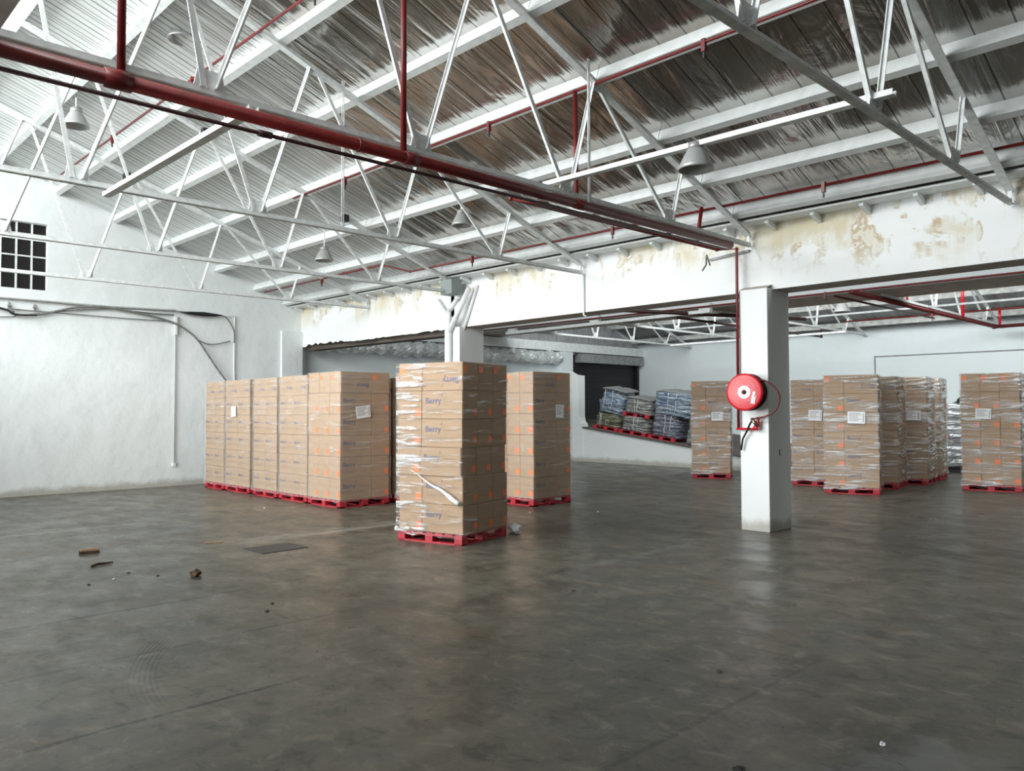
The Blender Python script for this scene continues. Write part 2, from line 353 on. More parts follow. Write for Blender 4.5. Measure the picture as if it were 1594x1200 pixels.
# window set in the gable: frame, glazing bars, dark panes
wr = MB()
wr.box((XL-.10, wy0, wz0), (XL-.085, wy1, wz1), 'glass')
win = wr.build('window_1', kind='structure')
fr = MB(); pitchy = (wy1-wy0)/4
for k in range(5):
    y = wy0+k*pitchy; fr.box((XL-.09, y-.014, wz0), (XL-.05, y+.014, wz1), 'steel')
for k in range(5):
    z = wz0+k*(wz1-wz0)/4; fr.box((XL-.088, wy0, z-.013), (XL-.055, wy1, z+.013), 'steel')
fr.build('window_frame', win)
# corner pilaster and the recessed wall of the rear hall
mb = MB(); mb.box((XL-.3, 9.12, 0), (XL+.07, 9.655, 3.45), 'wall'); struct(mb, 'wall_pilaster')
XR = -17.3
mb = MB()
mb.box((XR-.3, 9.75, 0), (XR, 19.45, 7.6), 'wall_back'); mb.box((XR-.3, 23.3, 0), (XR, 23.9, 7.6), 'wall_back')
mb.box((XR-.3, 19.45, 3.4), (XR, 23.3, 7.6), 'wall_back'); mb.box((XR-.3, 19.45, 0), (XR, 23.3, 1.15), 'wall_back')
mb.box((XR, 18.86, 0), (XR+.3, 19.44, 3.44), 'wall_back')
struct(mb, 'wall_left_rear')
mb = MB(); mb.box((-20, 23.42, 0), (9.2, 23.9, 3.93), 'wall_back'); struct(mb, 'wall_back')
mb = MB(); mb.box((9, -9.2, 0), (9.2, 23.9, 7.7), 'greywall'); struct(mb, 'wall_right')
mb = MB(); mb.box((-17.05, -9.2, 0), (-16, -9, 7.5), 'wall'); mb.box((-5.5, -9.2, 0), (9, -9, 7.5), 'greywall'); mb.box((-16, -9.2, 4.2), (-5.5, -9, 7.5), 'wall'); struct(mb, 'wall_front')
# roofs: insulated sheets, each bay sloping down towards +Y
def roof(name, ya, za, yb, zb, m='foil', x0=-17.35, t=.06):
    mb = MB(); vs = [V(p) for p in ((x0,ya,za),(9.1,ya,za),(9.1,yb,zb),(x0,yb,zb))]
    mb.add(vs+[v+V((0,0,t)) for v in vs], [(0,1,2,3),(7,6,5,4),(0,4,5,1),(1,5,6,2),(2,6,7,3),(3,7,4,0)], m)
    return struct(mb, name)
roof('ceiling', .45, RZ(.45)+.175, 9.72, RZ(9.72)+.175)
roof('ceiling_front_bay', -9.1, 7.35, .05, 4.1, 'roofdull')
roof('ceiling_middle_bay', 10.3, 5.6, 14.9, 4.5)
roof('ceiling_rear_bay', 15.35, 6.75, 23.95, 3.715, 'rearlining')
# valley beam overhead at the near side and its twin over the rear hall
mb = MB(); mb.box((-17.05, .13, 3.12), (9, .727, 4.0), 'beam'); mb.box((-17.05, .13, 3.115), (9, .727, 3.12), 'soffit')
o = mb.build('concrete_beam', label='near concrete valley beam whose underside crops the upper left corner', category='beam')
# main beam, its lower edge broken away at the left
mb = MB(); xs = [-17.05]; r2 = random.Random(3)
while xs[-1] < -11.45: xs.append(xs[-1]+r2.uniform(.04, .13))
def bz(x): return 3.0+.022*(x+17)/3
top = 4.02
prof = []
for x in xs:
    if x < -16.75: z = 3.09
    elif x < -15.2: z = 3.105+r2.uniform(0, .05)
    elif x < -12.4: z = 3.095+r2.uniform(-.008, .012)
    else: z = 3.10+r2.uniform(-.012, .035)
    prof.append((x, z+.003*(x+17)))
vs = []; fs = []
for x, z in prof:
    vs += [V((x, BY0, z)), V((x, BY0, top)), V((x, BY1, top)), V((x, BY1, z+.03)), V((x, BY0+.10, z+.02))]
for i in range(len(prof)-1):
    a, b = i*5, i*5+5; fs += [(a, b, b+1, a+1), (a+1, b+1, b+2, a+2), (a+2, b+2, b+3, a+3)]
mb.add(vs, fs, 'beam')
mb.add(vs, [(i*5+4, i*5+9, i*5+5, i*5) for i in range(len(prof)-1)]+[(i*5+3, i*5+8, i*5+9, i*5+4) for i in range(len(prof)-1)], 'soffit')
za, zb = 3.122, 3.205
def prism(x0, x1, y0, y1, b0, b1, t, m): mb.add([V((x0,y0,b0)),V((x1,y0,b1)),V((x1,y1,b1)),V((x0,y1,b0)),V((x0,y0,t)),V((x1,y0,t)),V((x1,y1,t)),V((x0,y1,t))], [(0,3,2,1),(4,5,6,7),(0,1,5,4),(1,2,6,5),(2,3,7,6),(3,0,4,7)], m)
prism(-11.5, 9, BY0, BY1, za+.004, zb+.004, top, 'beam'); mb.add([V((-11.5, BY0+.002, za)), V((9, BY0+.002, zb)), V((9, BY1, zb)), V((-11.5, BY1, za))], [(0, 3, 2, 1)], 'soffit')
mb.build('concrete_beam', label='long white concrete beam with rust stains spanning above both square pillars', category='beam')
mb = MB(); mb.box((-17.02, 9.80, 3.02), (-11.5, 10.09, 3.12), 'timber')
mb.build('timber_lintel', label='dark old timber lintel under the chipped left part of the beam', category='lintel')
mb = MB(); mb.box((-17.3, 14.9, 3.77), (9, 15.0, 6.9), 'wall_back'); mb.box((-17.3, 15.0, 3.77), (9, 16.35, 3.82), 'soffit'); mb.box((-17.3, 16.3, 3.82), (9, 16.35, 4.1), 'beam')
mb.build('valley_beam', label='brown-bottomed valley beam across the rear hall behind the main beam', category='beam')
# ledge strip and gutter board where the main roof meets the beam
mb = MB(); mb.box((XL, 9.34, 4.02), (9, 9.66, 4.045), 'purlin')
mb.build('eaves_board', label='flat white eaves board running above the stained beam', category='board')
# short eaves stubs
stub_mb = MB(); stub_mb.box((-.025, -.24, -.03), (.025, .0, .03), 'purlin', Matrix.Rotation(-.28, 4, 'X')); stub = None
_o = 'zeroth first second third fourth fifth sixth seventh eighth ninth tenth eleventh twelfth thirteenth fourteenth fifteenth sixteenth seventeenth eighteenth nineteenth'.split()
ORD = lambda k: _o[k] if k < 20 else ('twentieth' if k == 20 else ('thirtieth' if k == 30 else ('twenty-' if k < 30 else 'thirty-')+_o[k % 10]))
lab = 'short white timber stub under the eaves board, %s from the left wall'
x = -16.94; k = 0
while x < 3:
    near = min(abs(x-t) for t in (-2.25, -5.27, -8.2, -11.2, -14.17))
    if near > .12:
        if stub is None: stub = o = stub_mb.build('eaves_stub')
        else: o = stub.copy(); C.objects.link(o)
        k += 1; o.location = (x, 9.66, 3.94); o['label'] = lab % ORD(k); o['category'] = 'roof timber'; o['group'] = 'eaves stubs above the beam'
    x += .6
# columns
mb = MB(); mb.box((-5.40, 9.523, 0), (-4.996, 10.115, 3.165), 'column')
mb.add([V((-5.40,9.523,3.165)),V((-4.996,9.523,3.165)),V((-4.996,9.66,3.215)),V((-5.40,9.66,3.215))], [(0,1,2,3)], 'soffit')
rebase(mb.build('concrete_column', bevel=.008, label='square white pillar carrying the red fire hose reel', category='pillar'), (-5.2, 9.8, 0))
mb = MB(); mb.box((-11.5, 9.50, 0), (-11.07, 10.10, 3.12), 'column')
rebase(mb.build('concrete_column', bevel=.008, label='square white pillar with drain pipes behind the frontmost carton stack', category='pillar'), (-11.3, 9.8, 0))

# low ramp at the dock
mb = MB(); zr = lambda x: max(1.19-.127*(x+17.05), 0.0)
vs = []; xr = [XL-.25, -7.68]
a = [V((XR, 18.5, 0)), V((-7.68, 18.5, 0)), V((-7.68, 18.5, 0.005)), V((XR, 18.5, zr(XR)))]
b = [v+V((0, .25, 0)) for v in a]
mb.add(a+b, [(0,1,2,3),(7,6,5,4),(3,2,6,7)], 'wall'); struct(mb, 'wall_ramp_side')
mb = MB(); mb.add([V((XR, 18.47, zr(XR)+.02)), V((-7.68, 18.47, .02)), V((-7.68, 23.42, .02)), V((XR, 23.42, zr(XR)+.02)), V((XR, 18.47, zr(XR)-.02)), V((-7.68, 18.47, 0)), V((-7.68, 23.42, 0)), V((XR, 23.42, zr(XR)-.02))], [(0,1,2,3),(4,5,1,0),(5,6,2,1)], 'ramp')
struct(mb, 'floor_ramp')
mb = MB(); pr = [(XR, 0), (-15.80, 0), (-15.80, 1.06), (-15.83, 1.16), (-15.89, 1.2), (-15.93, 1.35), (-15.93, 2.62), (-16.2, 2.66), (-16.4, 2.76), (XR, 2.78)]
n = len(pr); vs = [V((x, 18.46, z)) for x, z in pr]+[V((x, 18.76, z)) for x, z in pr]
mb.add(vs, [tuple(range(n)), tuple(range(2*n-1, n-1, -1))]+[(i, i+n, (i+1) % n+n, (i+1) % n) for i in range(n)], 'wall'); struct(mb, 'wall_parapet')
# roller shutter
dr = MB()
vs = []; nz = 62; z0, z1 = 1.16, 3.2
for i in range(nz+1):
    z = z0+(z1-z0)*i/nz; xo = XR-.05+(.012 if i % 2 else 0)
    vs += [V((xo, 19.5, z)), V((xo, 23.28, z))]
dr.add(vs, [(2*i, 2*i+1, 2*i+3, 2*i+2) for i in range(nz)], 'black')
dr.box((XR-.3, 19.4, 1.0), (XR-.12, 23.4, 3.5), 'black'); door = dr.build('door_1', kind='structure')  # black backing box added to block light leaking past the shutter
h = MB(); h.box((XR-.02, 19.9, 3.13), (XR+.27, 23.3, 3.42), 'dark_steel'); h.build('shutter_housing', door, label='dark grey shutter box')
h = MB(); h.box((XR-.04, 19.46, 1.16), (XR+.08, 19.62, 3.42), 'black'); h.build('guide_rail', door)
h = MB(); h.box((XR-.04, 23.2, 1.16), (XR+.08, 23.3, 3.13), 'black'); h.build('guide_rail', door)
mb = MB(); mb.box((XR, 19.7, 1.17), (XR+.1, 20.7, 1.21), 'white_light'); mb.build('threshold_strip', label='bright white strip at the foot of the black shutter', category='strip')
# lintel band and clad gable over the shutter
mb = MB(); mb.box((XR, 10.3, 3.46), (XR+.22, 23.42, 3.74), 'purlin'); struct(mb, 'trim_1')
mb = MB()
vs = [V((XR+.05, 16.4, 3.75)), V((XR+.05, 23.4, 3.75)), V((XR+.05, 16.4, 6.33))]; mb.add(vs, [(0, 1, 2)], 'roofdull')
for k in range(17):
    y = 16.5+k*.4; z = 6.33-(y-16.4)*.37; mb.box((XR+.05, y, 3.75), (XR+.075, y+.03, max(z, 3.8)), 'dark_steel')
mb.build('gable_cladding', label='dark ribbed cladding in the gable over the roller shutter', category='cladding')
# door outline on the back wall
mb = MB(); mb.box((-8.98, 23.38, 3.06), (-5.2, 23.42, 3.085), 'dark_steel'); mb.box((-8.98, 23.38, 0), (-8.955, 23.42, 3.085), 'dark_steel')
struct(mb, 'trim_2')

# ------------------------------------------------------------------ purlins
PY = [1.4, 2.45, 3.35, 4.38, 5.43, 6.46, 7.56, 8.46, 9.2]
side = ['highest purlin, nearest the camera', 'second purlin down from the top of the roof slope', 'third purlin down from the top of the roof slope',
        'fourth purlin down the roof slope, red pipe hung below it', 'fifth purlin down the slope, in the middle of the roof', 'sixth purlin down the slope with a red sprinkler pipe along it',
        'seventh purlin down the slope, above the grey lamps', 'eighth purlin down the slope, third up from the beam', 'lowest purlin, just above the stained beam']
for i, y in enumerate(PY):
    mb = MB(); slope = math.atan(.355)
    for (a, b) in ((XL, -11.2), (-11.2, -5.27), (-5.27, 9)):
        j = rnd.uniform(-.006, .006)
        mb.box((a+.004, -.045, 0+j), (b-.004, .045, .15+j), 'purlin', Matrix.Translation((0, y, RZ(y)+.02)) @ Matrix.Rotation(-slope, 4, 'X'))
    rebase(mb.build('roof_purlin', label='white timber '+side[i], category='purlin', group='main roof purlins'), (XL, y, RZ(y)))
for i, y in enumerate((17.2, 18.7, 20.2, 21.7, 22.9)):
    mb = MB(); z = 3.84+(23.6-y)*.353-.17
    mb.box((-17.2, y-.04, z), (9, y+.04, z+.14), 'shade_steel')  # greyed colour tones down the brightly lit rear purlins
    mb.build('roof_purlin', label='%s rear hall purlin counted from the back wall' % ['fifth', 'fourth', 'third', 'second', 'first'][i], category='purlin', group='rear hall purlins')

# ------------------------------------------------------------------ trusses
def truss(label, group, y0, y1, zc, rz, bots, tops, webs, cw=.06):
    t = empty('roof_truss', (0, y1, zc), label, 'truss', group)
    def L(p): return (0, p[0]-y1, p[1]-zc)
    def piece(name, p, q, w, h, ang=None, dx=0, up=(0,0,1), m2=None):
        mb = MB(); a, b = L(p), L(q); mb.bar((dx, a[1], a[2]), (dx, b[1], b[2]), w, h, 'steel', up, ang, m2); return mb.build(name, t)
    piece('bottom_chord', (y0, zc), (y1, zc), cw, .06, .009, m2='shade_steel')  # bottom flange carries its underside shade in the colour
    piece('top_chord', (y0, rz(y0)), (y1-.02, rz(y1)+.0), .085, .075, .012)
    piece('end_post', (y1-.05, zc), (y1-.05, rz(y1-.05)), .04, .04, .008)
    for bi, ti, o in webs:
        yb = bots[bi]+o; yt = tops[ti]-o*1.4
        piece('web_bar', (yb, zc+.03), (yt, rz(yt)-.03), .042, .042, .008, dx=.012 if o > 0 else -.012, up=(1, 0, 0) if o > 0 else (-1, 0, 0))
    for y in bots[1:] if bots[0] < y0+.3 else bots:
        mb = MB(); a = L((y, zc)); vs = [V((d, a[1]+dy, dz)) for d in (-.004, .004) for dy, dz in ((-.12, -.02), (.12, -.02), (.085, .15), (-.085, .15))]
        mb.add(vs, [(0,1,2,3),(7,6,5,4),(0,4,5,1),(1,5,6,2),(2,6,7,3),(3,7,4,0)], 'steel')
        for k in range(4): mb.box((-.012, a[1]-.07+.045*k, .02), (.012, a[1]-.055+.045*k, .035), 'steel')
        mb.build('gusset_plate', t)
    for y in tops:
        mb = MB(); a = L((y, rz(y))); mb.box((-.004, a[1]-.09, a[2]-.09), (.004, a[1]+.09, a[2]), 'steel'); mb.build('gusset_plate', t)
    return t
def copy_tree(o, parent=None):
    c = o.copy(); C.objects.link(c); c.parent = parent
    for ch in list(o.children): copy_tree(ch, c)
    return c
bots = [.5, 2.28, 4.1, 5.95, 7.75]; tops = [1.66, 3.2, 4.79, 6.42, 8.05]
webs = [(0, 0, .04), (1, 0, -.04), (1, 1, .04), (2, 1, -.04), (2, 2, .04), (3, 2, -.04), (3, 3, .04), (4, 3, -.04), (4, 4, .04)]
t0 = truss('white lattice roof truss over the hose reel pillar, big red pipe beneath it', 'main hall trusses', .45, 9.62, 3.77, RZ, bots, tops, webs)
t0.location.x = -5.27
for x, l in ((-2.25, 'white lattice roof truss at the upper right, nearest to the camera'), (-8.2, 'white lattice roof truss, second from right, ending left of the hose reel'),
             (-11.2, 'white lattice roof truss ending at the drain pipes on the beam'), (-14.17, 'white lattice roof truss nearest to the left gable wall')):
    c = copy_tree(t0); c.location.x = x; c['label'] = l
b2 = [16.5, 18.3, 20.1, 21.9]; t2 = [17.1, 18.8, 20.4, 22.2]
w2 = [(0, 0, .04), (1, 0, -.04), (1, 1, .04), (2, 1, -.04), (2, 2, .04), (3, 2, -.04), (3, 3, .04)]
rz2 = lambda y: 3.84+(23.6-y)*.353-.22 if y > 15.4 else 6.5
tb = truss('rear hall roof truss hidden mostly by the beam, carrying the twin red pipes', 'rear hall trusses', 15.35, 23.42, 3.72, rz2, [15.3]+b2, t2, [(a+1, b, c) for a, b, c in w2])
tb.location.x = -5.75
for x, l in ((-15.1, 'rear hall roof truss closest to the roller shutter'), (-12.25, 'rear hall roof truss, second from the roller shutter'), (-9.2, 'rear hall roof truss behind the hose reel pillar'), (-3.2, 'rear hall roof truss at the far right edge')):
    c = copy_tree(tb); c.location.x = x; c['label'] = l
# tie beams of the rear hall (run along X)
mb = MB(); mb.bar((-15.2, 14.7, 3.62), (-9.0, 14.7, 3.66), .08, .07); mb.build('tie_bar', label='bright white steel tie bar under the left half of the rear valley beam', category='steel bar')
mb = MB(); mb.bar((-12, 17.9, 3.72), (8, 17.9, 3.72), .04, .04, 'dark_steel'); mb.build('tie_bar', label='thin grey tie bar crossing the rear hall trusses', category='steel bar')
for x in (-15.1, -12.25, -9.2):
    mb = MB(); mb.box((x-.14, 14.78, 3.63), (x+.14, 14.88, 3.85), 'steel'); mb.bar((x, 14.8, 3.66), (x, 15.4, 3.7), .08, .06)
    mb.build('truss_bracket', label='white steel bracket holding the %s rear truss on the valley beam' % {-15.1: 'shutter-side', -12.25: 'second', -9.2: 'third'}[x], category='bracket', group='rear truss brackets')
mb = MB(); mb.bar((-14, 20.6, 3.55), (-8.6, 20.6, 3.58), .12, .05)
mb.build('light_channel', label='white strip channel below the rear trusses left of the pillar', category='channel')
# loose channels laid over the front trusses
def channel(a, b, lab):
    mb = MB(); a, b = V(a), V(b); mb.bar(a, b, .075, .006, 'steel'); mb.bar(a+V((0, .035, .02)), b+V((0, .035, .02)), .006, .04, 'steel'); mb.bar(a-V((0, .035, -.02)), b-V((0, .035, -.02)), .006, .04, 'steel')
    mb.build('steel_channel', label=lab, category='channel')
channel((-5.2, 2.57, 3.695), (-8.3, 2.57, 3.695), 'loose white channel slung between the first two trusses at upper left')
channel((-5.45, 5.82, 3.85), (-2.1, 5.92, 3.85), 'white channel across the two right trusses, grey lamp below it')
# hangers
for x, y, za, zb, l in ((-8.2, 5.18, 3.8, 6.9, 'thin white twin rod hanging at the middle truss, upper left of centre'), (-5.2, 6.2, 3.7, 5.2, 'thin white rod beside the short red riser near the reel truss')):
    mb = MB(); mb.tube([(x, y, za), (x, y, min(zb, RZ(y)+.1))], .007, 'steel', 6); mb.tube([(x, y+.025, za), (x, y+.025, min(zb, RZ(y)+.1))], .007, 'steel', 6)
    mb.build('hanger_rod', label=l, category='rod')

# ------------------------------------------------------------------ sprinkler pipework
def pipe(name, pts, r, m, lab, cat='pipe', sleeves=(), clips=(), n=14):
    mb = MB(); P = [V(p) for p in pts]; mb.tube(P, r, m, n)
    for p in P[1:-1]: mb.lathe([(0, -r*1.35), (r*1.0, -r*1.2), (r*1.35, 0), (r*1.0, r*1.2), (0, r*1.35)], Matrix.Translation(p), m, 12)
    o = mb.build(name, label=lab, category=cat)
    d = (P[1]-P[0]).normalized(); q = d.to_track_quat('Z', 'Y').to_matrix().to_4x4()
    for s, ln, k in sleeves:
        c = MB(); mx = Matrix.Translation(P[0]+d*s) @ q
        c.lathe([(r, -ln/2), (r*k, -ln/2), (r*k, ln/2), (r, ln/2)], mx, m, 20); c.build('coupling', o)
    for p in clips:
        c = MB(); p = V(p); c.box(p+V((-.02, -.02, -.09)), p+V((.02, .02, .03)), m); c.box(p+V((-.008, -.008, -.15)), p+V((.008, .008, -.08)), 'rubber'); c.build('sprinkler_head', o, label='dark sprinkler head below the red pipe')
    return o
pipe('sprinkler_main', [(-5.15, .6, 3.632), (-5.15, 8.9, 3.648)], .047, 'red', 'thick red sprinkler main slung under the nearest long truss', sleeves=((1.05, .16, 1.28), (2.8, .03, 1.15), (3.3, .13, 1.12), (5.4, .14, 1.12)), n=22)
pipe('sprinkler_pipe', [(-5.10, -.4, 3.492), (-5.10, 8.7, 3.56)], .014, 'darkred', 'thin dark pipe running just below the thick red main', sleeves=((3.0, .1, 1.7),))
pipe('hose_supply_pipe', [(-5.12, 5.5, 3.55), (-5.62, 5.5, 3.70), (-5.68, 9.45, 3.745), (-5.41, 9.5, 3.72), (-5.40, 9.48, 1.32)], .019, 'red', 'red supply pipe coming down the pillar to the hose reel')
rx = [-15, -12, -9.3, -6.88, -3.94, -1]
pipe('sprinkler_range_pipe', [(-11.5, 6.37, 5.0), (8.9, 6.37, 5.0)], .017, 'red', 'red branch pipe along the sixth purlin across the roof middle', clips=[(x, 6.37, 5.0) for x in (-10, -6.88, -3.94)])
pipe('sprinkler_range_pipe', [(-16.64, 8.50, 4.25), (-12.11, 8.50, 4.27), (-11.76, 8.9, 4.15), (8.9, 8.87, 4.17)], .017, 'red', 'long red branch pipe with a kink low over the stained beam', clips=[(x, 8.87, 4.16) for x in (-10, -7, -3.94)]+[(-14.2, 8.5, 4.26)])
pipe('sprinkler_range_pipe', [(-16, 4.1, 5.82), (8.9, 4.1, 5.82)], .017, 'red', 'red branch pipe high on the slope at the upper left', clips=[(x, 4.1, 5.82) for x in (-13, -10, -7)])
pipe('sprinkler_riser', [(-5.22, 3.88, 3.68), (-5.22, 3.88, 5.8)], .026, 'red', 'tall red riser from the thick main up to the high branch pipe')
pipe('sprinkler_riser', [(-5.24, 1.70, 3.68), (-5.24, 1.70, 6.5)], .026, 'red', 'red riser standing on the thick main at the upper left', sleeves=((.03, .03, 1.9),))
pipe('sprinkler_riser', [(-5.3, 6.13, 3.68), (-5.52, 6.37, 5.0)], .024, 'red', 'leaning red riser beside the channel in the roof middle')
pipe('sprinkler_riser', [(-5.45, 8.6, 3.66), (-5.5, 8.8, 4.17)], .024, 'red', 'short red riser at the right end of the thick main')
pipe('sprinkler_pipe', [(-5.75, 14.0, 3.64), (-5.75, 22.7, 3.64), (-3.0, 22.7, 3.64)], .045, 'maroon', 'thick red main of the rear hall under its truss')
pipe('sprinkler_pipe', [(-6.05, 14.0, 3.60), (-6.05, 19.2, 3.60)], .02, 'darkred', 'thin dark pipe beside the thick main of the rear hall')
pipe('sprinkler_range_pipe', [(-17, 14.75, 3.77), (8.9, 14.75, 3.77)], .02, 'red', 'red pipe along the rear valley beam seen under the main beam', clips=[(-6.55, 14.75, 3.77), (-3.1, 14.75, 3.77)])
pipe('sprinkler_range_pipe', [(-8.6, 20.5, 3.83), (8.9, 20.5, 3.83)], .018, 'red', 'red branch pipe low over the back wall', clips=[(-6.5, 20.5, 3.83)])
pipe('sprinkler_riser', [(-5.72, 20.1, 3.68), (-5.72, 20.1, 4.7)], .035, 'redbright', 'bright red riser on the rear hall main')
pipe('sprinkler_riser', [(-5.6, 22.6, 3.68), (-5.6, 22.6, 4.1)], .03, 'redbright', 'short bright red riser next to the back wall')
pipe('sprinkler_riser', [(-5.8, 16.8, 3.72), (-5.8, 16.8, 4.6)], .035, 'redbright', 'bright red riser just behind the rear valley beam')
pipe('sprinkler_pipe', [(-9.9, 14.8, 3.60), (-9.9, 22.0, 3.62), (-9.9, 22.0, 3.8), (-9.9, 23.0, 3.8)], .028, 'darkred', 'dark stepped pipe under the rear truss behind the pillar')
pipe('sprinkler_pipe', [(-10.4, 13.2, 3.68), (-8.1, 17.2, 3.60)], .04, 'darkred', 'dark slanting pipe under the beam left of the pillar')

# ------------------------------------------------------------------ lamps
def lamp(loc, d, lab, hang):
    t = empty('high_bay_lamp', loc, lab, 'lamp', 'grey bell lamps'); R = d/2
    s = MB(); s.lathe([(R*.42, R*.85), (R*.5, R*.75), (R*.72, R*.35), (R*.95, -.02), (R, -.05), (R*.97, -.05), (R*.7, R*.3), (R*.4, R*.7)], Matrix(), 'lamp', 28); s.build('lamp_shade', t)
    s = MB(); s.lathe([(0, R*1.2), (R*.42, R*1.18), (R*.45, R*.8), (0, R*.8)], Matrix(), 'lampin', 20); s.build('lamp_housing', t, label='paler cylindrical lamp housing')
    s = MB(); s.tube([(0, 0, R*1.15), (0, 0, R*1.15+hang)], .012, 'steel', 8); s.build('hanging_rod', t)
lamp((-3.72, 5.87, 3.70), .31, 'grey bell lamp under the white channel at the upper right', .02)
lamp((-8.75, 7.55, 4.33), .30, 'grey bell lamp hanging left of the roof middle', .15)
lamp((-12.2, 7.35, 4.26), .33, 'grey bell lamp third in the row, over the left carton row', .3)
lamp((-12.5, 3.45, 5.75), .36, 'grey bell lamp high behind the leftmost truss bars', .2)
lamp((-9.6, 3.82, 6.15), .36, 'grey bell lamp high up near the upper left roof', .02)
lamp((-8.2, 19.4, 4.0), .42, 'dull bell lamp in the rear hall right of the pillar', .9)
lamp((-4.15, 18.6, 4.25), .42, 'bright bell lamp in the rear hall at the right edge', .9)

# ------------------------------------------------------------------ wall services at the left
def wall_run(name, pts, r, m, lab, cat, x=-17.0, n=8, sm=True):
    P = [(x, a, b) for a, b in pts]; P = smooth_path(P, 5) if sm else P
    mb = MB(); mb.tube(P, r, m, n); return mb.build(name, label=lab, category=cat)
c1 = wall_run('conduit', [(5.75, 3.65), (6.60, 3.62), (6.66, 3.58), (6.66, .46)], .016, 'pvc', 'long white conduit running down the left wall', 'conduit', -17.02, sm=False)
e = MB(); e.box((-17.05, 6.63, .42), (-16.99, 6.69, .49), 'pvc'); e.build('end_cap', c1)
e = MB(); e.box((-17.04, 6.645, 3.2), (-16.98, 6.695, 3.6), 'pvc'); e.build('conduit_sleeve', c1)
wall_run('conduit', [(7.45, 3.69), (7.95, 3.70), (7.98, 3.66), (7.97, 2.56), (8.0, 1.9)], .016, 'pvc', 'white conduit dropping behind the leftmost cartons', 'conduit', -17.02, sm=False)
wall_run('wall_cable', [(1, 3.66), (3.46, 3.67), (4.33, 3.67), (4.89, 3.66), (5.61, 3.67), (6.31, 3.69), (6.94, 3.7), (7.6, 3.7), (7.8, 3.62), (7.95, 3.37), (7.96, 3.1)], .014, 'cable', 'straight grey cable along the left wall to the right conduit', 'cable', -17.0)
wall_run('wall_cable', [(1.2, 3.9), (3.46, 3.48), (3.63, 3.41), (3.77, 3.39), (4.03, 3.41), (4.33, 3.49), (4.69, 3.6), (5.14, 3.66), (5.61, 3.63), (6.13, 3.56), (6.6, 3.45), (6.9, 3.3), (7.13, 3.11), (7.32, 2.85), (7.56, 2.51), (7.75, 2.26), (7.95, 1.9)], .021, 'cable', 'thick sagging grey cable swooping down behind the left cartons', 'cable', -16.97)
wall_run('wall_cable', [(1.2, 3.2), (3.46, 3.33), (3.74, 3.38), (4.27, 3.47), (4.64, 3.48), (5.61, 3.47), (6.53, 3.48)], .010, 'cable', 'thin lowest cable on the left wall', 'cable', -17.01)
wall_run('wall_cable', [(3.57, 3.49), (4.03, 3.48), (4.33, 3.49), (4.79, 3.57), (5.34, 3.64), (5.81, 3.63), (6.17, 3.62), (6.62, 3.62)], .013, 'cable', 'short wavy cable between the two wall clamps and the long conduit', 'cable', -16.99)
wall_run('wall_cable', [(7.13, 3.11), (7.36, 3.04), (7.6, 3.06), (7.86, 3.13)], .012, 'cable', 'frayed grey tail cable looping to the right conduit', 'cable', -16.98)
wall_run('wall_cable', [(1, 3.70), (3.46, 3.70), (4.24, 3.70), (5.28, 3.70), (6.68, 3.73)], .008, 'cablew', 'thin pale cable highest on the left wall', 'cable', -17.02)
mb = MB(); P = [(-16.97, 6.75, 3.69), (-16.96, 6.95, 3.68), (-16.95, 7.24, 3.68), (-16.96, 7.5, 3.68), (-16.97, 7.65, 3.69)]; mb.tube(P, [.012, .035, .05, .035, .012], 'rubber', 10)
mb.build('cable_splice', label='black taped splice bulge on the wall cable', category='cable splice')
mb = MB(); P = [(-16.95, 2.6, 3.62), (-16.95, 3.46, 3.49), (-16.95, 3.64, 3.41), (-16.95, 3.78, 3.385), (-16.95, 4.05, 3.40)]; mb.tube(smooth_path(P), .016, 'rubber', 8)
mb.build('wall_cable', label='black cable entering at the left edge of the photo', category='cable')
for y in (3.6, 4.02):
    mb = MB(); mb.box((-17.05, y-.02, 3.54), (-16.97, y+.02, 3.58), 'dark_steel'); mb.box((-17.05, y-.006, 3.5), (-17.0, y+.006, 3.62), 'dark_steel')
    mb.build('wall_clamp', label='small dark wall clamp, %s of the two under the window' % ('left' if y < 3.8 else 'right'), category='clamp')

# ------------------------------------------------------------------ drain pipes, box and brace on the beam
mb = MB(); mb.tube([(-11.30, 9.44, 0), (-11.30, 9.44, 3.28), (-11.34, 9.5, 3.30)], .052, 'pvc', 16); dp = mb.build('drain_pipe', label='thick white drain pipe standing before the left pillar', category='pipe')
for a, b, r in (((-11.30, 9.44, 3.02), (-10.80, 9.50, 3.80), .05), ((-11.30, 9.44, 3.18), (-11.30, 9.44, 3.42), .045), ((-11.30, 9.44, 3.42), (-11.08, 9.45, 3.62), .045), ((-11.08, 9.45, 3.62), (-11.06, 9.5, 3.72), .05)):
    m2 = MB(); m2.tube([a, b], r, 'pvc', 14); d = V(b)-V(a); q = d.to_track_quat('Z', 'Y').to_matrix().to_4x4()
    m2.lathe([(r, -.03), (r*1.15, -.03), (r*1.15, .03), (r, .03)], Matrix.Translation(V(a)+d*.3) @ q, 'pvc', 16); m2.build('branch_pipe', dp)
mb = MB(); mb.tube([(-11.12, 9.63, 3.02), (-10.72, 9.63, 3.86)], .03, 'pvc', 10); mb.build('drain_pipe', label='slim white pipe slanting on the beam right of the thick drain', category='pipe')
mb = MB(); mb.bar((-11.82, 9.6, 3.70), (-11.32, 9.6, 3.16), .06, .05, 'steel'); mb.build('steel_brace', label='white diagonal brace on the beam left of the drain pipe', category='brace')
mb = MB(); mb.box((-11.32, 9.25, 3.70), (-11.0, 9.5, 3.97), 'greybox'); mb.build('grey_box', bevel=.006, label='grey metal box above the drain pipes', category='box')
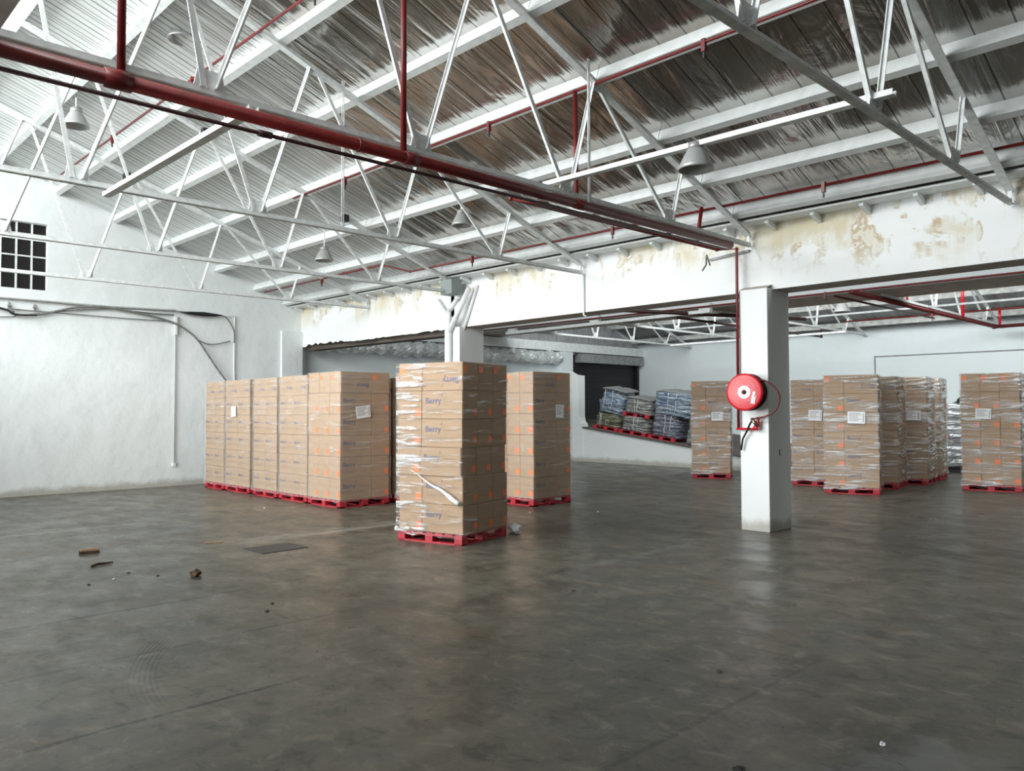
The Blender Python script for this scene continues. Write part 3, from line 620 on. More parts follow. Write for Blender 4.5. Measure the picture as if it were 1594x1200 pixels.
mb = MB(); mb.tube([(-8.19, 9.63, 3.75), (-8.19, 9.63, 3.09), (-8.14, 9.63, 3.07)], .014, 'pvc', 8); mb.build('conduit', label='thin white conduit down the beam below the second truss end', category='conduit')
mb = MB(); mb.bar((-5.9, 9.64, 3.66), (-5.3, 9.64, 3.70), .04, .03, 'dark_steel'); mb.build('steel_bracket', label='rusty flat bar on the beam beside the supply pipe elbow', category='bracket')

# foil duct along the recessed wall
mb = MB(); r3 = random.Random(5); vs = []; fs = []; n = 28; m_ = 150
for i in range(m_+1):
    y = 10.3+i*(18.84-10.3)/m_; base = .185+.02*math.sin(i*.9)+r3.uniform(-.012, .012)
    for k in range(n):
        a = 2*math.pi*k/n; r = base+r3.uniform(-.016, .016)+.012*math.sin(3*a+i*.6)
        vs.append(V((-17.06+r*math.cos(a), y+r3.uniform(-.01, .01), 3.235+r*math.sin(a)-.03*math.sin(i*.11)**2)))
for i in range(m_):
    for k in range(n): fs.append((i*n+k, (i+1)*n+k, (i+1)*n+(k+1) % n, i*n+(k+1) % n))
fs.append(tuple(m_*n+k for k in range(n)))
mb.add(vs, fs, 'duct', False); mb.build('foil_duct', label='crumpled silver foil duct running high along the wall to the shutter', category='duct')

# ------------------------------------------------------------------ hose reel on the pillar
RC = V((-5.16, 9.27, 1.805)); nrm = V((.16, -.985, 0)).normalized(); q = nrm.to_track_quat('Z', 'Y').to_matrix().to_4x4()
t = empty('fire_hose_reel', (-5.2, 9.52, 1.8), 'round red fire hose reel fixed on the right white pillar', 'hose reel')
def part(mb, name, **k):
    o = mb.build(name, t, **k); o.matrix_parent_inverse = Matrix.Translation(-V(t.location)); return o
mxr = Matrix.Translation(RC) @ q
mb = MB(); mb.lathe([(0, .095), (.21, .095), (.232, .09), (.24, .075), (.232, .06), (.2, .06)], mxr, 'redbright', 48); part(mb, 'front_disc')
mb = MB(); mb.lathe([(.19, .06), (.19, -.07)], mxr, 'hose', 32)
for k in range(5): 
    z = -.06+.027*k; mb.lathe([(.185, z), (.205, z+.006), (.212, z+.0135), (.205, z+.02), (.185, z+.027)], mxr, 'hose', 36)
part(mb, 'hose_coil', label='dark red coiled hose on the drum')
mb = MB(); mb.lathe([(0, -.09), (.232, -.09), (.24, -.08), (.232, -.07), (0, -.07)], mxr, 'darkred', 40); part(mb, 'rear_disc')
mb = MB(); mb.lathe([(.028, .097), (.075, .098), (.082, .095)], mxr, 'paper', 32); mb.lathe([(0, .112), (.022, .11), (.026, .095)], mxr, 'rubber', 20)
mb.lathe([(.030, .0985), (.036, .0985)], mxr, 'redbright', 24); part(mb, 'hub_label', label='white round hub label with red writing')
mb = MB()
for k in range(7):
    a = k*.75+.3; p = mxr @ V((.098*math.cos(a), .098*math.sin(a), .097)); mb.box(p-V((.004, .003, .004)), p+V((.004, .003, .004)), 'paper')
for a0, a1, rr in ((.3, 1.1, .15), (2.0, 2.9, .15), (3.6, 4.4, .16), (5.0, 5.6, .12)):
    pts = [mxr @ V((rr*math.cos(a0+(a1-a0)*i/6), rr*math.sin(a0+(a1-a0)*i/6), .0965)) for i in range(7)]
    mb.tube(pts, .0015, 'paper', 4)
part(mb, 'rivet_ring', label='small pale rivets and scratches on the red disc')
mb = MB(); mt = mxr @ Matrix.Translation((.122, -.082, .1)) @ Matrix.Rotation(-.18, 4, 'Z')
mb.box((-.026, -.065, 0), (.026, .04, .003), 'paper', mt); mb.box((-.02, .04, 0), (.012, .09, .003), 'paper', mt); mb.box((.0, .02, .002), (.045, .045, .004), 'redbright', mt)
for k in range(4): mb.box((-.02, -.055+.02*k, .003), (.018, -.05+.02*k, .0035), 'ink2', mt)
part(mb, 'service_tag', label='white paper service tag')
mb = MB(); b0 = V((-5.16, 9.52, 1.8)); mb.box(b0-V((.05, .02, .12)), b0+V((.05, 0, .12)), 'redbright'); mb.tube([b0, RC-nrm*.09], .03, 'redbright', 12); part(mb, 'wall_bracket')
hp = [(-5.04, 9.30, 1.96), (-4.94, 9.32, 1.95), (-4.82, 9.36, 1.86), (-4.77, 9.38, 1.73), (-4.82, 9.38, 1.58), (-4.95, 9.38, 1.50), (-5.06, 9.38, 1.475), (-5.14, 9.40, 1.46)]
mb = MB(); mb.tube(smooth_path(hp, 6), .013, 'hose', 10); part(mb, 'hose', label='loose loop of dark red hose')
mb = MB(); mb.tube([(-5.15, 9.40, 1.46), (-5.20, 9.42, 1.40), (-5.27, 9.44, 1.28), (-5.33, 9.46, 1.2), (-5.36, 9.47, 1.05)], .013, 'rubber', 8); mb.tube([(-5.17, 9.4, 1.47), (-5.10, 9.41, 1.37)], .02, 'brass', 10); part(mb, 'nozzle', label='brass and black hose nozzle')
mb = MB(); mb.tube([(-5.42, 9.47, 1.33), (-5.12, 9.47, 1.33)], .016, 'redbright', 10); mb.tube([(-5.14, 9.45, 1.335), (-5.14, 9.45, 1.44)], .02, 'brass', 10); mb.tube([(-5.1, 9.45, 1.49), (-5.1, 9.45, 1.36)], .015, 'redbright', 8)
mb.lathe([(0, .0), (.03, 0), (.03, .02), (0, .02)], Matrix.Translation((-5.12, 9.42, 1.35)) @ q, 'redbright', 12); part(mb, 'valve', label='bright red valve and foot pipe')
mb = MB(); mb.box((-4.9965, 9.80, .99), (-4.990, 9.812, 1.06), 'rubber'); mb.box((-4.9965, 9.805, .98), (-4.990, 9.83, .99), 'rubber')
mb.build('wall_hook', label='tiny black hook on the shaded side of the reel pillar', category='hook')

# ------------------------------------------------------------------ cartons, pallets and stretch film
def text_mesh(body):
    cu = bpy.data.curves.new('lettering', 'FONT'); cu.body = body; cu.size = 1; cu.resolution_u = 3; cu.offset = .012
    ob = bpy.data.objects.new('lettering', cu); C.objects.link(ob)
    dg = bpy.context.evaluated_depsgraph_get(); me = bpy.data.meshes.new_from_object(ob.evaluated_get(dg))
    vs = [v.co.copy() for v in me.vertices]; fs = [tuple(p.vertices) for p in me.polygons]
    bpy.data.objects.remove(ob); bpy.data.curves.remove(cu); bpy.data.meshes.remove(me)
    return vs, fs
TV, TF = text_mesh('Berry')
tw = max(v.x for v in TV)-min(v.x for v in TV); tx0 = min(v.x for v in TV)
def face_print(mb, mx, w, h, narrow=False):
    """ink on a w x h face; mx maps (x right, y up, z out)"""
    e = .0022
    s = min(.245, w*.39)/tw
    ox, oy = w*.10, h*.545
    mb.add([mx @ V((ox+(v.x-tx0)*s, oy+v.y*s, e)) for v in TV], TF, 'ink')
    # little ring at the upper right of the y
    cx, cy = ox+tw*s+.006, oy+.80*s+.012; r1, r2 = .011, .006; n = 10
    vs = [mx @ V((cx+r*math.cos(2*math.pi*k/n), cy+r*math.sin(2*math.pi*k/n), e)) for r in (r1, r2) for k in range(n)]
    mb.add(vs, [(k, (k+1) % n, n+(k+1) % n, n+k) for k in range(n)], 'ink')
    def rect(x0, y0, x1, y1, m='ink2'): mb.quad(mx @ V((x0, y0, e)), mx @ V((x1, y0, e)), mx @ V((x1, y1, e)), mx @ V((x0, y1, e)), m)
    if not narrow: rect(w*.565, h*.52, w*.568, h*.74)
    rr = random.Random(int(w*1000)); x = w*.62
    while x < w*.88: l = rr.uniform(.006, .014); rect(x, h*.60, min(x+l, w*.9), h*.632); x += l+.004
    for yy, x1 in ((.42, .3), (.33, .88), (.28, .5)):
        x = w*.11
        while x < w*x1: l = rr.uniform(.008, .026); rect(x, h*yy, min(x+l, w*x1), h*(yy+.018)); x += l+.006
    mb.add([mx @ V(p) for p in ((w*.03, h*.87, e), (w*.06, h*.93, e), (w*.09, h*.93, e), (w*.05, h*.86, e))], [(0, 1, 2, 3)], 'ink2')
def carton_mesh(kind, sx, sy, sz, flip):
    """origin bottom centre. kind: 'x' = printed sides face +-Y, ends face +-X ; 'y' = printed sides face +-X"""
    b = .006; mb = MB(); hx, hy = sx/2, sy/2
    # chamfered box
    bm = bmesh.new(); bmesh.ops.create_cube(bm, size=1); bmesh.ops.scale(bm, vec=(sx, sy, sz), verts=bm.verts); bmesh.ops.translate(bm, vec=(0, 0, sz/2), verts=bm.verts)
    bmesh.ops.bevel(bm, geom=bm.edges[:], offset=b, segments=1, affect='EDGES'); bm.verts.index_update()
    mb.add([v.co.copy() for v in bm.verts], [tuple(v.index for v in f.verts) for f in bm.faces], 'card'); bm.free()
    def fm(side):   # face frame: origin lower-left seen from outside
        A = {'-y': (V((-hx, -hy, 0)), V((1, 0, 0)), V((0, -1, 0)), sx), '+y': (V((hx, hy, 0)), V((-1, 0, 0)), V((0, 1, 0)), sx),
             '+x': (V((hx, -hy, 0)), V((0, 1, 0)), V((1, 0, 0)), sy), '-x': (V((-hx, hy, 0)), V((0, -1, 0)), V((-1, 0, 0)), sy)}[side]
        o, r, nn, w_ = A; up = V((0, 0, 1))
        if flip: o = o+r*w_+up*sz; r = -r; up = -up
        return Matrix(((r.x, up.x, nn.x, o.x), (r.y, up.y, nn.y, o.y), (r.z, up.z, nn.z, o.z), (0, 0, 0, 1))), w_
    for sd in (('-y', '+y') if kind == 'x' else ('+x', '-x')):
        mx, w_ = fm(sd); face_print(mb, mx, w_, sz, w_ < .55)
    # centre tape line on the ends
    for sd in (('-x', '+x') if kind == 'x' else ('+y', '-y')):
        mx, w_ = fm(sd); e = .0015
        mb.quad(mx @ V((w_*.49, .004, e)), mx @ V((w_*.51, .004, e)), mx @ V((w_*.51, sz-.004, e)), mx @ V((w_*.49, sz-.004, e)), 'cardedge')
    return mb, fm
def sticker_mesh(fms, sz):
    mb = MB()
    for mx, w_ in fms:
        x1 = w_-.015; x0 = x1-.085; y0, y1, e = sz*.12, sz*.36, .003
        mb.quad(mx @ V((x0, y0, e)), mx @ V((x1, y0, e)), mx @ V((x1, y1, e)), mx @ V((x0, y1, e)), 'sticker')
    return mb
LAY = ['bottom', 'fifth-row', 'fourth-row', 'third-row', 'second-row', 'top']
HP = .125
def pallet(mx, w, d, lab):
    t = empty('wooden_pallet', (0, 0, 0), lab, 'pallet', 'red pallets'); t.matrix_world = mx
    w0, d0 = -w+.0, d
    m = MB()
    for k in range(7):
        x = -w+.0+k*(w-.1)/6; m.box((x, 0, HP-.02), (x+.1, d, HP-.002), 'redpallet')
    m.build('deck_board', t)
    for z0, z1, nm in ((HP-.038, HP-.02, 'stringer_board'), (.0, .018, 'base_board')):
        m = MB()
        for y in (0, d/2-.05, d-.1): m.box((-w, y, z0), (0, y+.1, z1), 'redpallet')
        if nm == 'base_board':
            for x in (-w, -.1): m.box((x, 0, .0005), (x+.1, d, .0185), 'redpallet')
        m.build(nm, t)
    for x in (-w, -w/2-.06, -.11):
        for y in (.0, d/2-.06, d-.12):
            m = MB(); m.box((x, y, .018), (x+.11, y+.12, HP-.038), 'redpallet'); m.build('block', t)
    return t
def film_shell(mx, w, d, z0, z1, m, lab, amp=.012, rope=None, paper=(), seed=1, flare=.02):
    r = random.Random(seed); mb = MB(); nz = 46; per = []
    o = .016
    def corner(cx, cy, a0): return [(cx+o*math.cos(a0+t*math.pi/6), cy+o*math.sin(a0+t*math.pi/6)) for t in range(4)]
    per += corner(0, 0, -math.pi/2)+[(o, d*k/10) for k in range(1, 10)]+corner(0, d, 0)+[(-w*k/10, d+o) for k in range(1, 10)]+corner(-w, d, math.pi/2)+[(-w-o, d-d*k/10) for k in range(1, 10)]+corner(-w, 0, math.pi)+[(-w+w*k/10, -o) for k in range(1, 10)]
    n = len(per); vs = []
    for i in range(nz+1):
        z = z0+(z1-z0)*i/nz; rowj = r.uniform(0, amp*.5)
        for k, (x, y) in enumerate(per):
            cx, cy = -w/2, d/2; dx, dy = x-cx, y-cy; L = math.hypot(dx, dy); g_ = rowj+r.uniform(0, amp*.6)+(flare*max(0, 1-i/3.0) if i < 3 else 0)
            vs.append(V((x+dx/L*g_, y+dy/L*g_, z+r.uniform(-.008, .008) if 0 < i < nz else z+r.uniform(-.02, .02)*(i == 0))))
    mb.add(vs, [(i*n+k, i*n+(k+1) % n, (i+1)*n+(k+1) % n, (i+1)*n+k) for i in range(nz) for k in range(n)], m, True)
    ob = mb.build('stretch_film', label=lab, category='stretch film', group='stretch film around cartons'); ob.matrix_world = mx
    for (face, u, z, pw, ph, tilt) in paper:
        p = MB()
        if face == 'A': P = Matrix.Translation((u, -o-.016, z)) @ Matrix.Rotation(math.pi/2, 4, 'X') @ Matrix.Rotation(tilt, 4, 'Z')
        else: P = Matrix.Translation((o+.016, u, z)) @ Matrix.Rotation(math.pi/2, 4, 'Z') @ Matrix.Rotation(math.pi/2, 4, 'X') @ Matrix.Rotation(tilt, 4, 'Z')
        p.box((-pw/2, -ph/2, 0), (pw/2, ph/2, .002), 'paper', P)
        for k in range(6):
            yy = ph*(.36-.12*k); xx = pw*(.3 if k in (1, 4) else .1 if k != 0 else .2)
            p.box((-pw*.42, yy-.004, .002), (xx, yy+.004, .0028), 'ink2' if k else 'ink', P)
        for k in range(9): p.box((pw*.36, -ph*.36+k*ph*.08, .002), (pw*.44, -ph*.36+k*ph*.08+ph*.04, .0028), 'ink2', P)
        p.build('shipping_label', ob, label='white printed shipping label')
    if rope:
        p = MB(); (x0, zz0), (x1, zz1) = rope; pts = []
        for k in range(13):
            s = k/12; pts.append(V((x0+(x1-x0)*s, -o-.02, zz0+(zz1-zz0)*s+.01*math.sin(k))))
        p.tube(pts, [.003+.030*(k/12)**1.5*(1+.2*math.sin(k*2.1)) for k in range(13)], 'film_rope', 8); p.build('film_rope', ob, label='bunched white band of twisted film')
    return ob
def stack(C0, theta, w, d, ztop, pattern, where, film='film_b', rope=None, paper=(), seed=1, layers=6, filmz=None, jit=.006, pal=(0, 0)):
    """C0: near corner on the floor; side A runs from it towards -u, side B towards +v. Returns nothing, links every object."""
    r = random.Random(seed); base = Matrix.Translation((C0[0], C0[1], 0)) @ Matrix.Rotation(math.radians(theta), 4, 'Z')
    pallet(base @ Matrix.Translation((pal[0], pal[1], 0)), w, d, 'red wooden pallet under the '+where)
    h = (ztop-HP)/layers; L = .625; cells = []
    if pattern == 'P':     # printed corner carton on A, sticker ends on B
        for k in range(3): cells.append(('x', (-L*w, 0, d*k/3, d*(k+1)/3), ['near corner', 'right side middle', 'right side far end'][k]))
        cells.append(('y', (-w, -L*w, 0, d/2), 'front left'))
    if pattern == 'Q':     # three sticker ends on A, printed corner carton on B
        for k in range(3): cells.append(('y', (-w+w*k/3, -w+w*(k+1)/3, 0, L*d), ['front left', 'front middle', 'near corner'][k]))
        cells.append(('x', (-w/2, 0, L*d, d), 'right side far end'))
    if pattern == 'R':     # two printed cartons on A
        for k in range(2): cells.append(('x', (-w+w*k/2, -w+w*(k+1)/2, 0, d/3), ['front left', 'front right'][k]))
        for k in range(1, 3): cells.append(('x', (-w/2, 0, d*k/3, d*(k+1)/3), ['', 'right side middle', 'right side far end'][k]))
    cache = {}
    for li in range(layers):
        flip = li == layers-1; lx, ly = r.uniform(-jit, jit), r.uniform(-jit, jit)
        for ci, (kind, (x0, x1, y0, y1), wh) in enumerate(cells):
            sx, sy = x1-x0-.004, y1-y0-.004; key = (kind, round(sx, 3), round(sy, 3), flip)
            if key not in cache:
                mb, fm = carton_mesh(kind, sx, sy, h-.003, flip); ends = ('+x', '-x') if kind == 'x' else ('-y', '+y')
                o = mb.build('carton'); s = sticker_mesh([fm(e) for e in ends], h).build('sticker', o, label='orange sticker') if pattern != 'R' else None
                cache[key] = (o, s); first = True
            else:
                o0, s0 = cache[key]; o = o0.copy(); C.objects.link(o)
                if s0: s = s0.copy(); C.objects.link(s); s.parent = o
            o.matrix_world = base @ Matrix.Translation(((x0+x1)/2+lx+r.uniform(-.002, .002), (y0+y1)/2+ly+r.uniform(-.002, .002), HP+h*li)) @ Matrix.Rotation(r.uniform(-.004, .004), 4, 'Z')
            nm = LAY[li] if layers == 6 else ['bottom', 'middle', 'top'][li]
            o['label'] = '%s brown carton, %s, of the %s' % (nm, wh, where); o['category'] = 'carton'; o['group'] = 'cartons of the '+where
    if film:
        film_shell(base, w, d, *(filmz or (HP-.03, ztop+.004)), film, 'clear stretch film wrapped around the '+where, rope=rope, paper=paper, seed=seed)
    return base
hL = .345
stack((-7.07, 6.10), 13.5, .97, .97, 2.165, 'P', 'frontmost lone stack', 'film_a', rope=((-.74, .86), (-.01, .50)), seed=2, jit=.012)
yF = 7.03
stack((-15.44, yF), 0, .87, .95, 2.18, 'R', 'leftmost wall-row stack', 'film_b', seed=11)
stack((-14.33, yF), 0, 1.04, .95, 2.19, 'R', 'second wall-row stack from left', 'film_b', paper=(('A', -.62, 1.57, .2, .2, .08),), seed=12)
stack((-13.27, yF), 0, .91, .95, 2.19, 'R', 'third wall-row stack from left', 'film_b', seed=13)
stack((-12.21, yF), 0, .97, .95, 2.20, 'R', 'fourth wall-row stack from left', 'film_b', seed=14)
stack((-11.16, yF), 0, 1.0, .97, 2.228, 'Q', 'wall-row stack nearest the camera', 'film_b', paper=(('B', .42, 1.56, .28, .2, .12),), seed=15)
stack((-11.22, 8.14), 0, .93, .92, 2.15, 'R', 'hidden stack behind the nearest wall-row one', None, seed=26)
stack((-10.13, 8.1), 0, .95, .95, 2.22, 'Q', 'stack hidden behind the frontmost one', 'film_b', seed=16)
stack((-9.06, 9.36), 0, .95, .92, 2.22, 'Q', 'stack before the low ramp', 'film_b', paper=(('B', .62, 1.56, .2, .22, -.03),), seed=17)
stack((-9.43, 16.19), 28, .86, .95, 2.226, 'P', 'stack left of the reel pillar', 'film_c', paper=(('A', -.28, 1.42, .26, .2, 0), ('B', .3, 1.42, .22, .2, 0)), seed=18)
stack((-6.93, 16.08), 16, .90, .9, 2.19, 'R', 'stack right behind the reel pillar', 'film_c', paper=(('A', -.42, 1.45, .26, .22, -.03),), seed=19)
stack((-5.70, 14.99), 18, .93, .95, 2.217, 'P', 'stack right of the reel pillar', 'film_c', paper=(('A', -.37, 1.42, .3, .22, -.02),), seed=20)
stack((-5.84, 16.30), 11, .82, 1.05, 2.22, 'P', 'second stack in the right file', 'film_c', seed=21)
stack((-5.72, 17.58), 9, .85, 1.05, 2.24, 'P', 'third stack in the right file', 'film_c', paper=(('A', -.3, 1.44, .4, .2, 0),), seed=22)
stack((-5.9, 18.95), 9, .85, 1.0, 2.26, 'P', 'farthest stack in the right file', 'film_c', seed=23)
stack((-3.97, 17.25), 7.8, .98, .98, 2.259, 'Q', 'stack at the right edge', 'film_c', paper=(('A', -.60, 1.48, .26, .2, -.03),), seed=24)

# silver wrapped bundle between the right stacks
def lumpy(name, w, d, h, m, seed, layers=12, taper=.06, tilt=0, top_bulge=.05, n=44, ex=3.5):
    r = random.Random(seed); mb = MB(); vs = []; rows = []
    nz = layers*4
    offs = [r.uniform(-.035, .035) for _ in range(layers+1)]; sh = [(r.uniform(-.03, .03), r.uniform(-.02, .02)) for _ in range(layers+1)]
    for i in range(nz+1):
        l = i/4; li = min(int(l), layers-1); fr_ = l-li; puff = .03*math.sin(math.pi*min(fr_, 1))
        s = 1-taper*(i/nz)**2+offs[li]+puff; z = h*i/nz
        for k in range(n):
            a = 2*math.pi*k/n; c, s_ = math.cos(a), math.sin(a)
            px = math.copysign(abs(c)**(2/ex), c)*w/2*s; py = math.copysign(abs(s_)**(2/ex), s_)*d/2*s
            vs.append(V((px+sh[li][0]+r.uniform(-.006, .006), py+sh[li][1]+r.uniform(-.006, .006), z+tilt*px+r.uniform(-.004, .004)+.02*math.sin(3*a+li))))
    fs = [(i*n+k, i*n+(k+1) % n, (i+1)*n+(k+1) % n, (i+1)*n+k) for i in range(nz) for k in range(n)]
    c0 = len(vs); top0 = nz*n
    rings = 4
    for j in range(1, rings):
        t_ = 1-j/rings
        for k in range(n):
            v = vs[top0+k]; vs.append(V((v.x*t_, v.y*t_, v.z+top_bulge*(1-t_*t_)+r.uniform(-.008, .008))))
    prev = top0
    for j in range(1, rings):
        cur = c0+(j-1)*n; fs += [(prev+k, prev+(k+1) % n, cur+(k+1) % n, cur+k) for k in range(n)]; prev = cur
    fs.append(tuple(prev+k for k in range(n))); fs.append(tuple(range(n-1, -1, -1)))
    mb.add(vs, fs, m, False); return mb.build(name)
o = lumpy('wrapped_bundle', .95, .9, 1.52, 'silverfilm', 4, 9, .03); o.location = (-6.25, 21.9, .15); o.rotation_euler = (0, 0, .3)
o['label'] = 'silvery film-wrapped bundle between the right file and the edge stack'; o['category'] = 'wrapped bundle'
mb = MB()
for y in (-.42, -.05, .32): mb.box((-.48, y, 0), (.48, y+.1, .15), 'black')
mb.box((-.5, -.45, .12), (.5, .45, .149), 'black')
o = mb.build('wooden_pallet', label='black pallet under the silvery bundle', category='pallet'); o.location = (-6.25, 21.9, 0); o.rotation_euler = (0, 0, .3)
o = lumpy('folded_tarp', .5, .4, .12, 'rubber', 9, 3, .3); o.location = (-6.15, 21.8, 1.71); o['label'] = 'dark folded tarp on top of the silvery bundle'; o['category'] = 'tarp'

# ------------------------------------------------------------------ plastic bales on the ramp
blue = [(.01, .03, .08), (.35, .42, .47), (.025, .07, .16), (.5, .55, .58), (.012, .02, .05)]
grey = [(.05, .05, .05), (.36, .37, .35), (.12, .12, .11), (.5, .5, .48), (.03, .03, .035)]
olive = [(.05, .055, .03), (.17, .18, .08), (.07, .07, .05), (.28, .29, .19), (.04, .045, .03)]
M['bale_blue'] = bale_mat('blue_plastic_sheets', blue, 1.1); M['bale_grey'] = bale_mat('grey_plastic_sheets', grey, 3.4); M['bale_olive'] = bale_mat('olive_plastic_sheets', olive, 5.2)
M['bale_mixed'] = bale_mat('mixed_plastic_sheets', [(.03, .03, .045), (.4, .43, .46), (.02, .04, .1), (.25, .23, .27), (.02, .02, .03)], 8.8)
M['sheet_top'] = plain('dull_top_sheet', (.2, .205, .2), .5, bump=.4, bscale=6)
slope = -.127
def bale(x, y, z, w, d, h, m, lab, seed, layers=9, tilt=0.0, topm=None, taper=.05, rz=0):
    o = lumpy('plastic_bale', w, d, h, m, seed, layers, taper, 0, .012); o.location = (x, y, z); o.rotation_euler = (0, -math.atan(slope+tilt)*1.0, rz)
    o['label'] = lab; o['category'] = 'bale'; o['group'] = 'plastic bales on the ramp'
    s = MB(); r = random.Random(seed)
    for k in range(2):
        xx = r.uniform(-.2, .25)*w; s.tube([(xx+r.uniform(-.03, .03), -d*.53, h*q_) for q_ in (.02, .35, .7, 1.0)], .005, 'paper', 6)
    pts = [(w*.1+.06*math.cos(a_), -d*.55, h*.35+.08*math.sin(a_)) for a_ in [k*.9 for k in range(7)]]; s.tube(pts, .004, 'paper', 5)
    s.build('tie_cord', o, label='knotted white tie cord')
    if topm:
        tsh = lumpy('top_sheet', w*.98, d*1.0, .05, topm, seed+50, 1, .05); tsh.parent = o; tsh.location = (0, 0, h-.01); tsh['label'] = 'dull grey cover sheet'
def small_pallet(x, y, z, w, d, lab):
    t = empty('wooden_pallet', (x, y, z), lab, 'pallet', 'small red pallets under the bales'); t.rotation_euler = (0, -math.atan(slope), 0)
    m = MB(); m.box((-w/2, -d/2, .085), (w/2, d/2, .10), 'redpallet'); m.build('deck_board', t)
    for k in range(3):
        for yy in (-d/2, -.05, d/2-.1):
            m = MB(); xx = -w/2+k*(w-.12)/2; m.box((xx, yy, .012), (xx+.12, yy+.1, .085), 'redpallet'); m.build('block', t)
    m = MB()
    for yy in (-d/2, d/2-.1): m.box((-w/2, yy, .0), (w/2, yy+.1, .012), 'redpallet')
    m.build('base_board', t)
zs = lambda x: zr(x)+.02
small_pallet(-15.14, 19.2, zs(-15.14), .92, .9, 'red pallet under the olive bale beside the shutter')
bale(-15.12, 19.2, zs(-15.14)+.10, .98, .95, .40, 'bale_olive', 'flattened olive-green bale, lowest beside the shutter', 31, 5)
bale(-15.02, 19.2, zs(-15.1)+.51, .98, .95, .70, 'bale_blue', 'tall blue plastic bale stacked on the olive one', 32, 8, tilt=-.05, topm='sheet_top', taper=.28)
small_pallet(-14.15, 19.2, zs(-14.15), .95, .9, 'red pallet under the lower middle bale')
bale(-14.12, 19.2, zs(-14.15)+.10, .98, .95, .42, 'bale_grey', 'grey and blue plastic bale, lower one in the middle', 33, 6)
small_pallet(-14.02, 19.2, zs(-14.05)+.53, .92, .9, 'red pallet sandwiched between the two middle bales')
bale(-13.98, 19.2, zs(-14.05)+.63, .95, .95, .42, 'bale_grey', 'grey plastic bale on top in the middle', 34, 6, topm='sheet_top')
small_pallet(-13.13, 19.2, zs(-13.13), .9, .9, 'red pallet under the right-hand blue bales')
bale(-13.05, 19.2, zs(-13.1)+.10, .95, .95, .62, 'bale_mixed', 'dark shiny mixed plastic bale, lower right of the heap', 35, 7)
bale(-12.85, 19.25, zs(-12.9)+.72, 1.2, 1.05, .64, 'bale_blue', 'blue and silver bale with a grey cover sheet, upper right', 36, 6, topm='sheet_top', taper=-.05)
bale(-12.05, 19.3, zs(-12.05)+.02, .8, .95, 1.1, 'bale_grey', 'slumped grey bale half hidden behind the wrapped carton stack', 37, 9, taper=.3)
bale(-14.2, 20.9, zs(-14.2)+.02, 1.3, 1.0, 1.0, 'bale_grey', 'grey bale at the back of the ramp behind the middle ones', 38, 9, topm='sheet_top')

# ------------------------------------------------------------------ odds and ends on the floor
def clump(name, loc, s, m, lab, cat, seed, flat=.5):
    bm = bmesh.new(); bmesh.ops.create_icosphere(bm, subdivisions=2, radius=s); r = random.Random(seed)
    for v in bm.verts: v.co = v.co*r.uniform(.6, 1.25); v.co.z = max(v.co.z*flat, -s*flat*.5)
    zmin = min(v.co.z for v in bm.verts)
    me = bpy.data.meshes.new(name); bm.to_mesh(me); bm.free(); me.materials.append(M[m]); o = bpy.data.objects.new(name, me); C.objects.link(o)
    o.location = (loc[0], loc[1], -zmin+.001); o['label'] = lab; o['category'] = cat; return o
mb = MB(); mxw = Matrix.Translation((-9.71, 2.88, 0)) @ Matrix.Rotation(1.35, 4, 'Z')
mb.box((-.09, -.03, 0), (.09, .03, .05), 'wood', mxw); mb.box((-.095, -.035, 0), (.095, -.025, .03), 'leaf', mxw); mb.box((-.11, -.04, 0), (-.07, .03, .03), 'leaf', mxw)
mb.build('wood_scrap', label='small pale wood block with a dark edge, farthest left on the floor', category='wood scrap')
mb = MB(); mxw = Matrix.Translation((-8.86, 2.74, 0)) @ Matrix.Rotation(1.9, 4, 'Z'); mb.tube([mxw @ V(p) for p in ((-.12, 0, .012), (-.04, .01, .02), (.05, -.01, .016), (.13, .0, .012))], [.012, .016, .012, .007], 'leaf', 7)
mb.tube([mxw @ V(p) for p in ((-.05, .0, .012), (-.08, .04, .01))], .008, 'leaf', 6); mb.build('dry_twig', label='dark dry twig on the floor at the left', category='twig')
clump('dry_leaf', (-7.63, 3.2), .055, 'leaf', 'crumpled brown leaf alone on the floor left of centre', 'leaf', 3, .8)
mb = MB(); mxw = Matrix.Translation((-9.4, 4.17, 0)) @ Matrix.Rotation(1.2, 4, 'Z'); mb.box((-.1, -.03, 0), (.1, .03, .012), 'wood', mxw); mb.build('wood_scrap', label='thin reddish wood offcut near the iron floor cover', category='wood scrap')
clump('plaster_crumb', (-1.497, 3.92), .013, 'paper', 'white crumb on the floor at the lower right', 'crumb', 5, .9)
clump('floor_scrap', (-1.84, 3.2), .03, 'rubber', 'black scrap at the bottom edge of the photo', 'scrap', 6, .4)
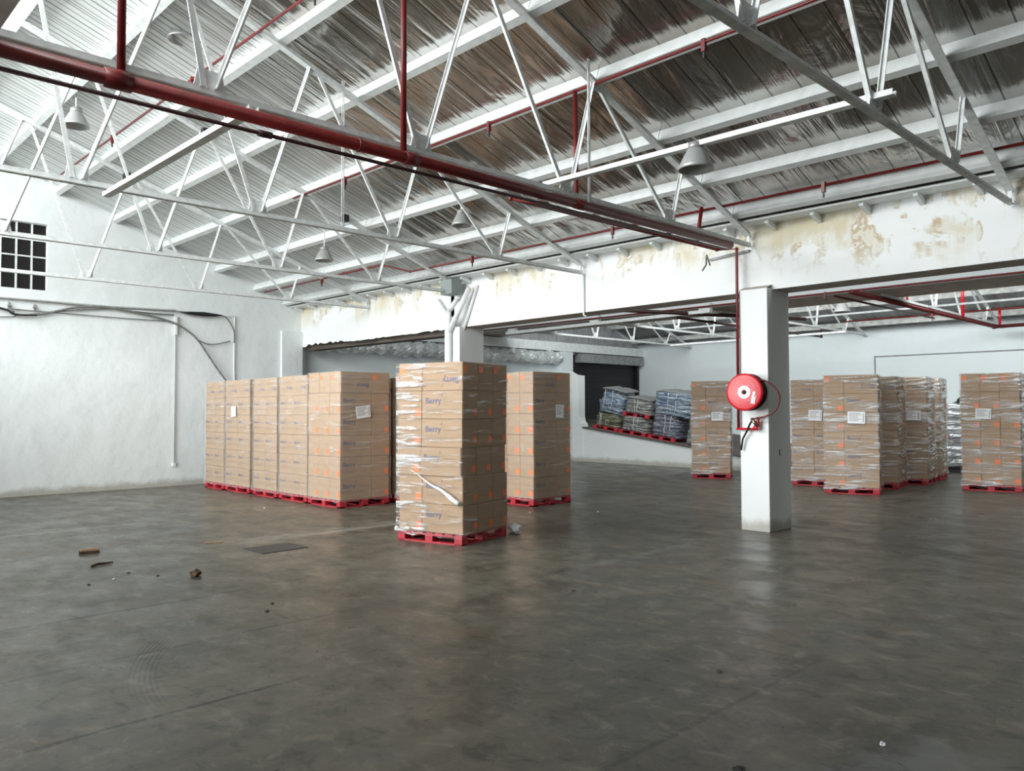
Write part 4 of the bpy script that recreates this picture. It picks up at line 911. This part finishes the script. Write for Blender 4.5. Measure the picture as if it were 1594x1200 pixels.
for i, (x, y, m, l) in enumerate(((-7.95, 2.35, 'leaf', 'brown litter crumb nearest the left edge, left of the dry leaf'), (-8.05, 2.6, 'paper', 'white litter crumb just below the dark twig'), (-8.25, 2.8, 'leaf', 'brown litter crumb right of the dark twig'),
        (-7.9, 2.95, 'leaf', 'brown litter crumb between the twig and the dry leaf'), (-4.64, 5.29, 'leaf', 'brown crumb alone on the floor below the frontmost pallet'), (-6.1, 3.2, 'leaf', 'upper of two brown crumbs in the left foreground'), (-5.9, 3.05, 'leaf', 'lower of two brown crumbs in the left foreground'),
        (-2.6, 4.3, 'leaf', 'dark crumb in the foreground right of centre'), (-8.6, 8.8, 'paper', 'white crumb right of the pallet before the ramp'), (-7.9, 9.6, 'paper', 'white crumb midway to the reel pillar'), (-12.1, 6.2, 'paper', 'white crumb in front of the wall-row stacks'))):
    clump('floor_crumb', (x, y), .016, m, l, 'crumb', 20+i, .5)['group'] = 'litter crumbs'
mb = MB(); mb.box((-8.75, 4.22, .0), (-8.28, 4.80, .006), 'iron'); mb.build('floor_cover', label='rectangular dark iron cover let into the floor at the left', category='floor cover')
t = clump('litter_heap', (-8.55, 16.0), .16, 'leaf', 'small heap of rubbish between the stack and the reel pillar', 'rubbish', 8, 1.1)
mb = MB(); mb.box((-.1, -.08, 0), (.08, .06, .24), 'card', Matrix.Translation((-8.75, 15.9, 0)) @ Matrix.Rotation(.4, 4, 'Z')); mb.build('cardboard_offcut', label='little cardboard piece standing against the rubbish heap', category='cardboard')
clump('film_tuft', (-7.33, 7.22), .10, 'film_rope', 'loose tuft of clear film by the rear corner of the frontmost pallet', 'film', 12, .9)
# birds' nest tags in the roof
for (x, y) in ((-11.1, 4.75), (-11.15, 7.1), (-14.15, 4.7)):
    mb = MB(); z = RZ(y)-.06; mb.box((x-.05, y-.05, z-.05), (x+.05, y+.05, z+.06), 'rubber'); mb.build('black_clamp', label='small black clamp on the rafter, %s' % {4.75: 'upper one of the drain-side truss', 7.1: 'lower one of the drain-side truss', 4.7: 'on the truss nearest the gable'}[y], category='clamp')
mb = MB(); mb.tube([(-5.62, 9.1, 3.62), (-5.66, 9.15, 3.50), (-5.70, 9.12, 3.42)], .012, 'cable', 6); mb.tube([(-5.62, 9.1, 3.62), (-5.60, 9.15, 3.48)], .01, 'cable', 6); mb.build('rag_strip', label='grey rag strip knotted round the thin pipe near the pillar', category='rag')
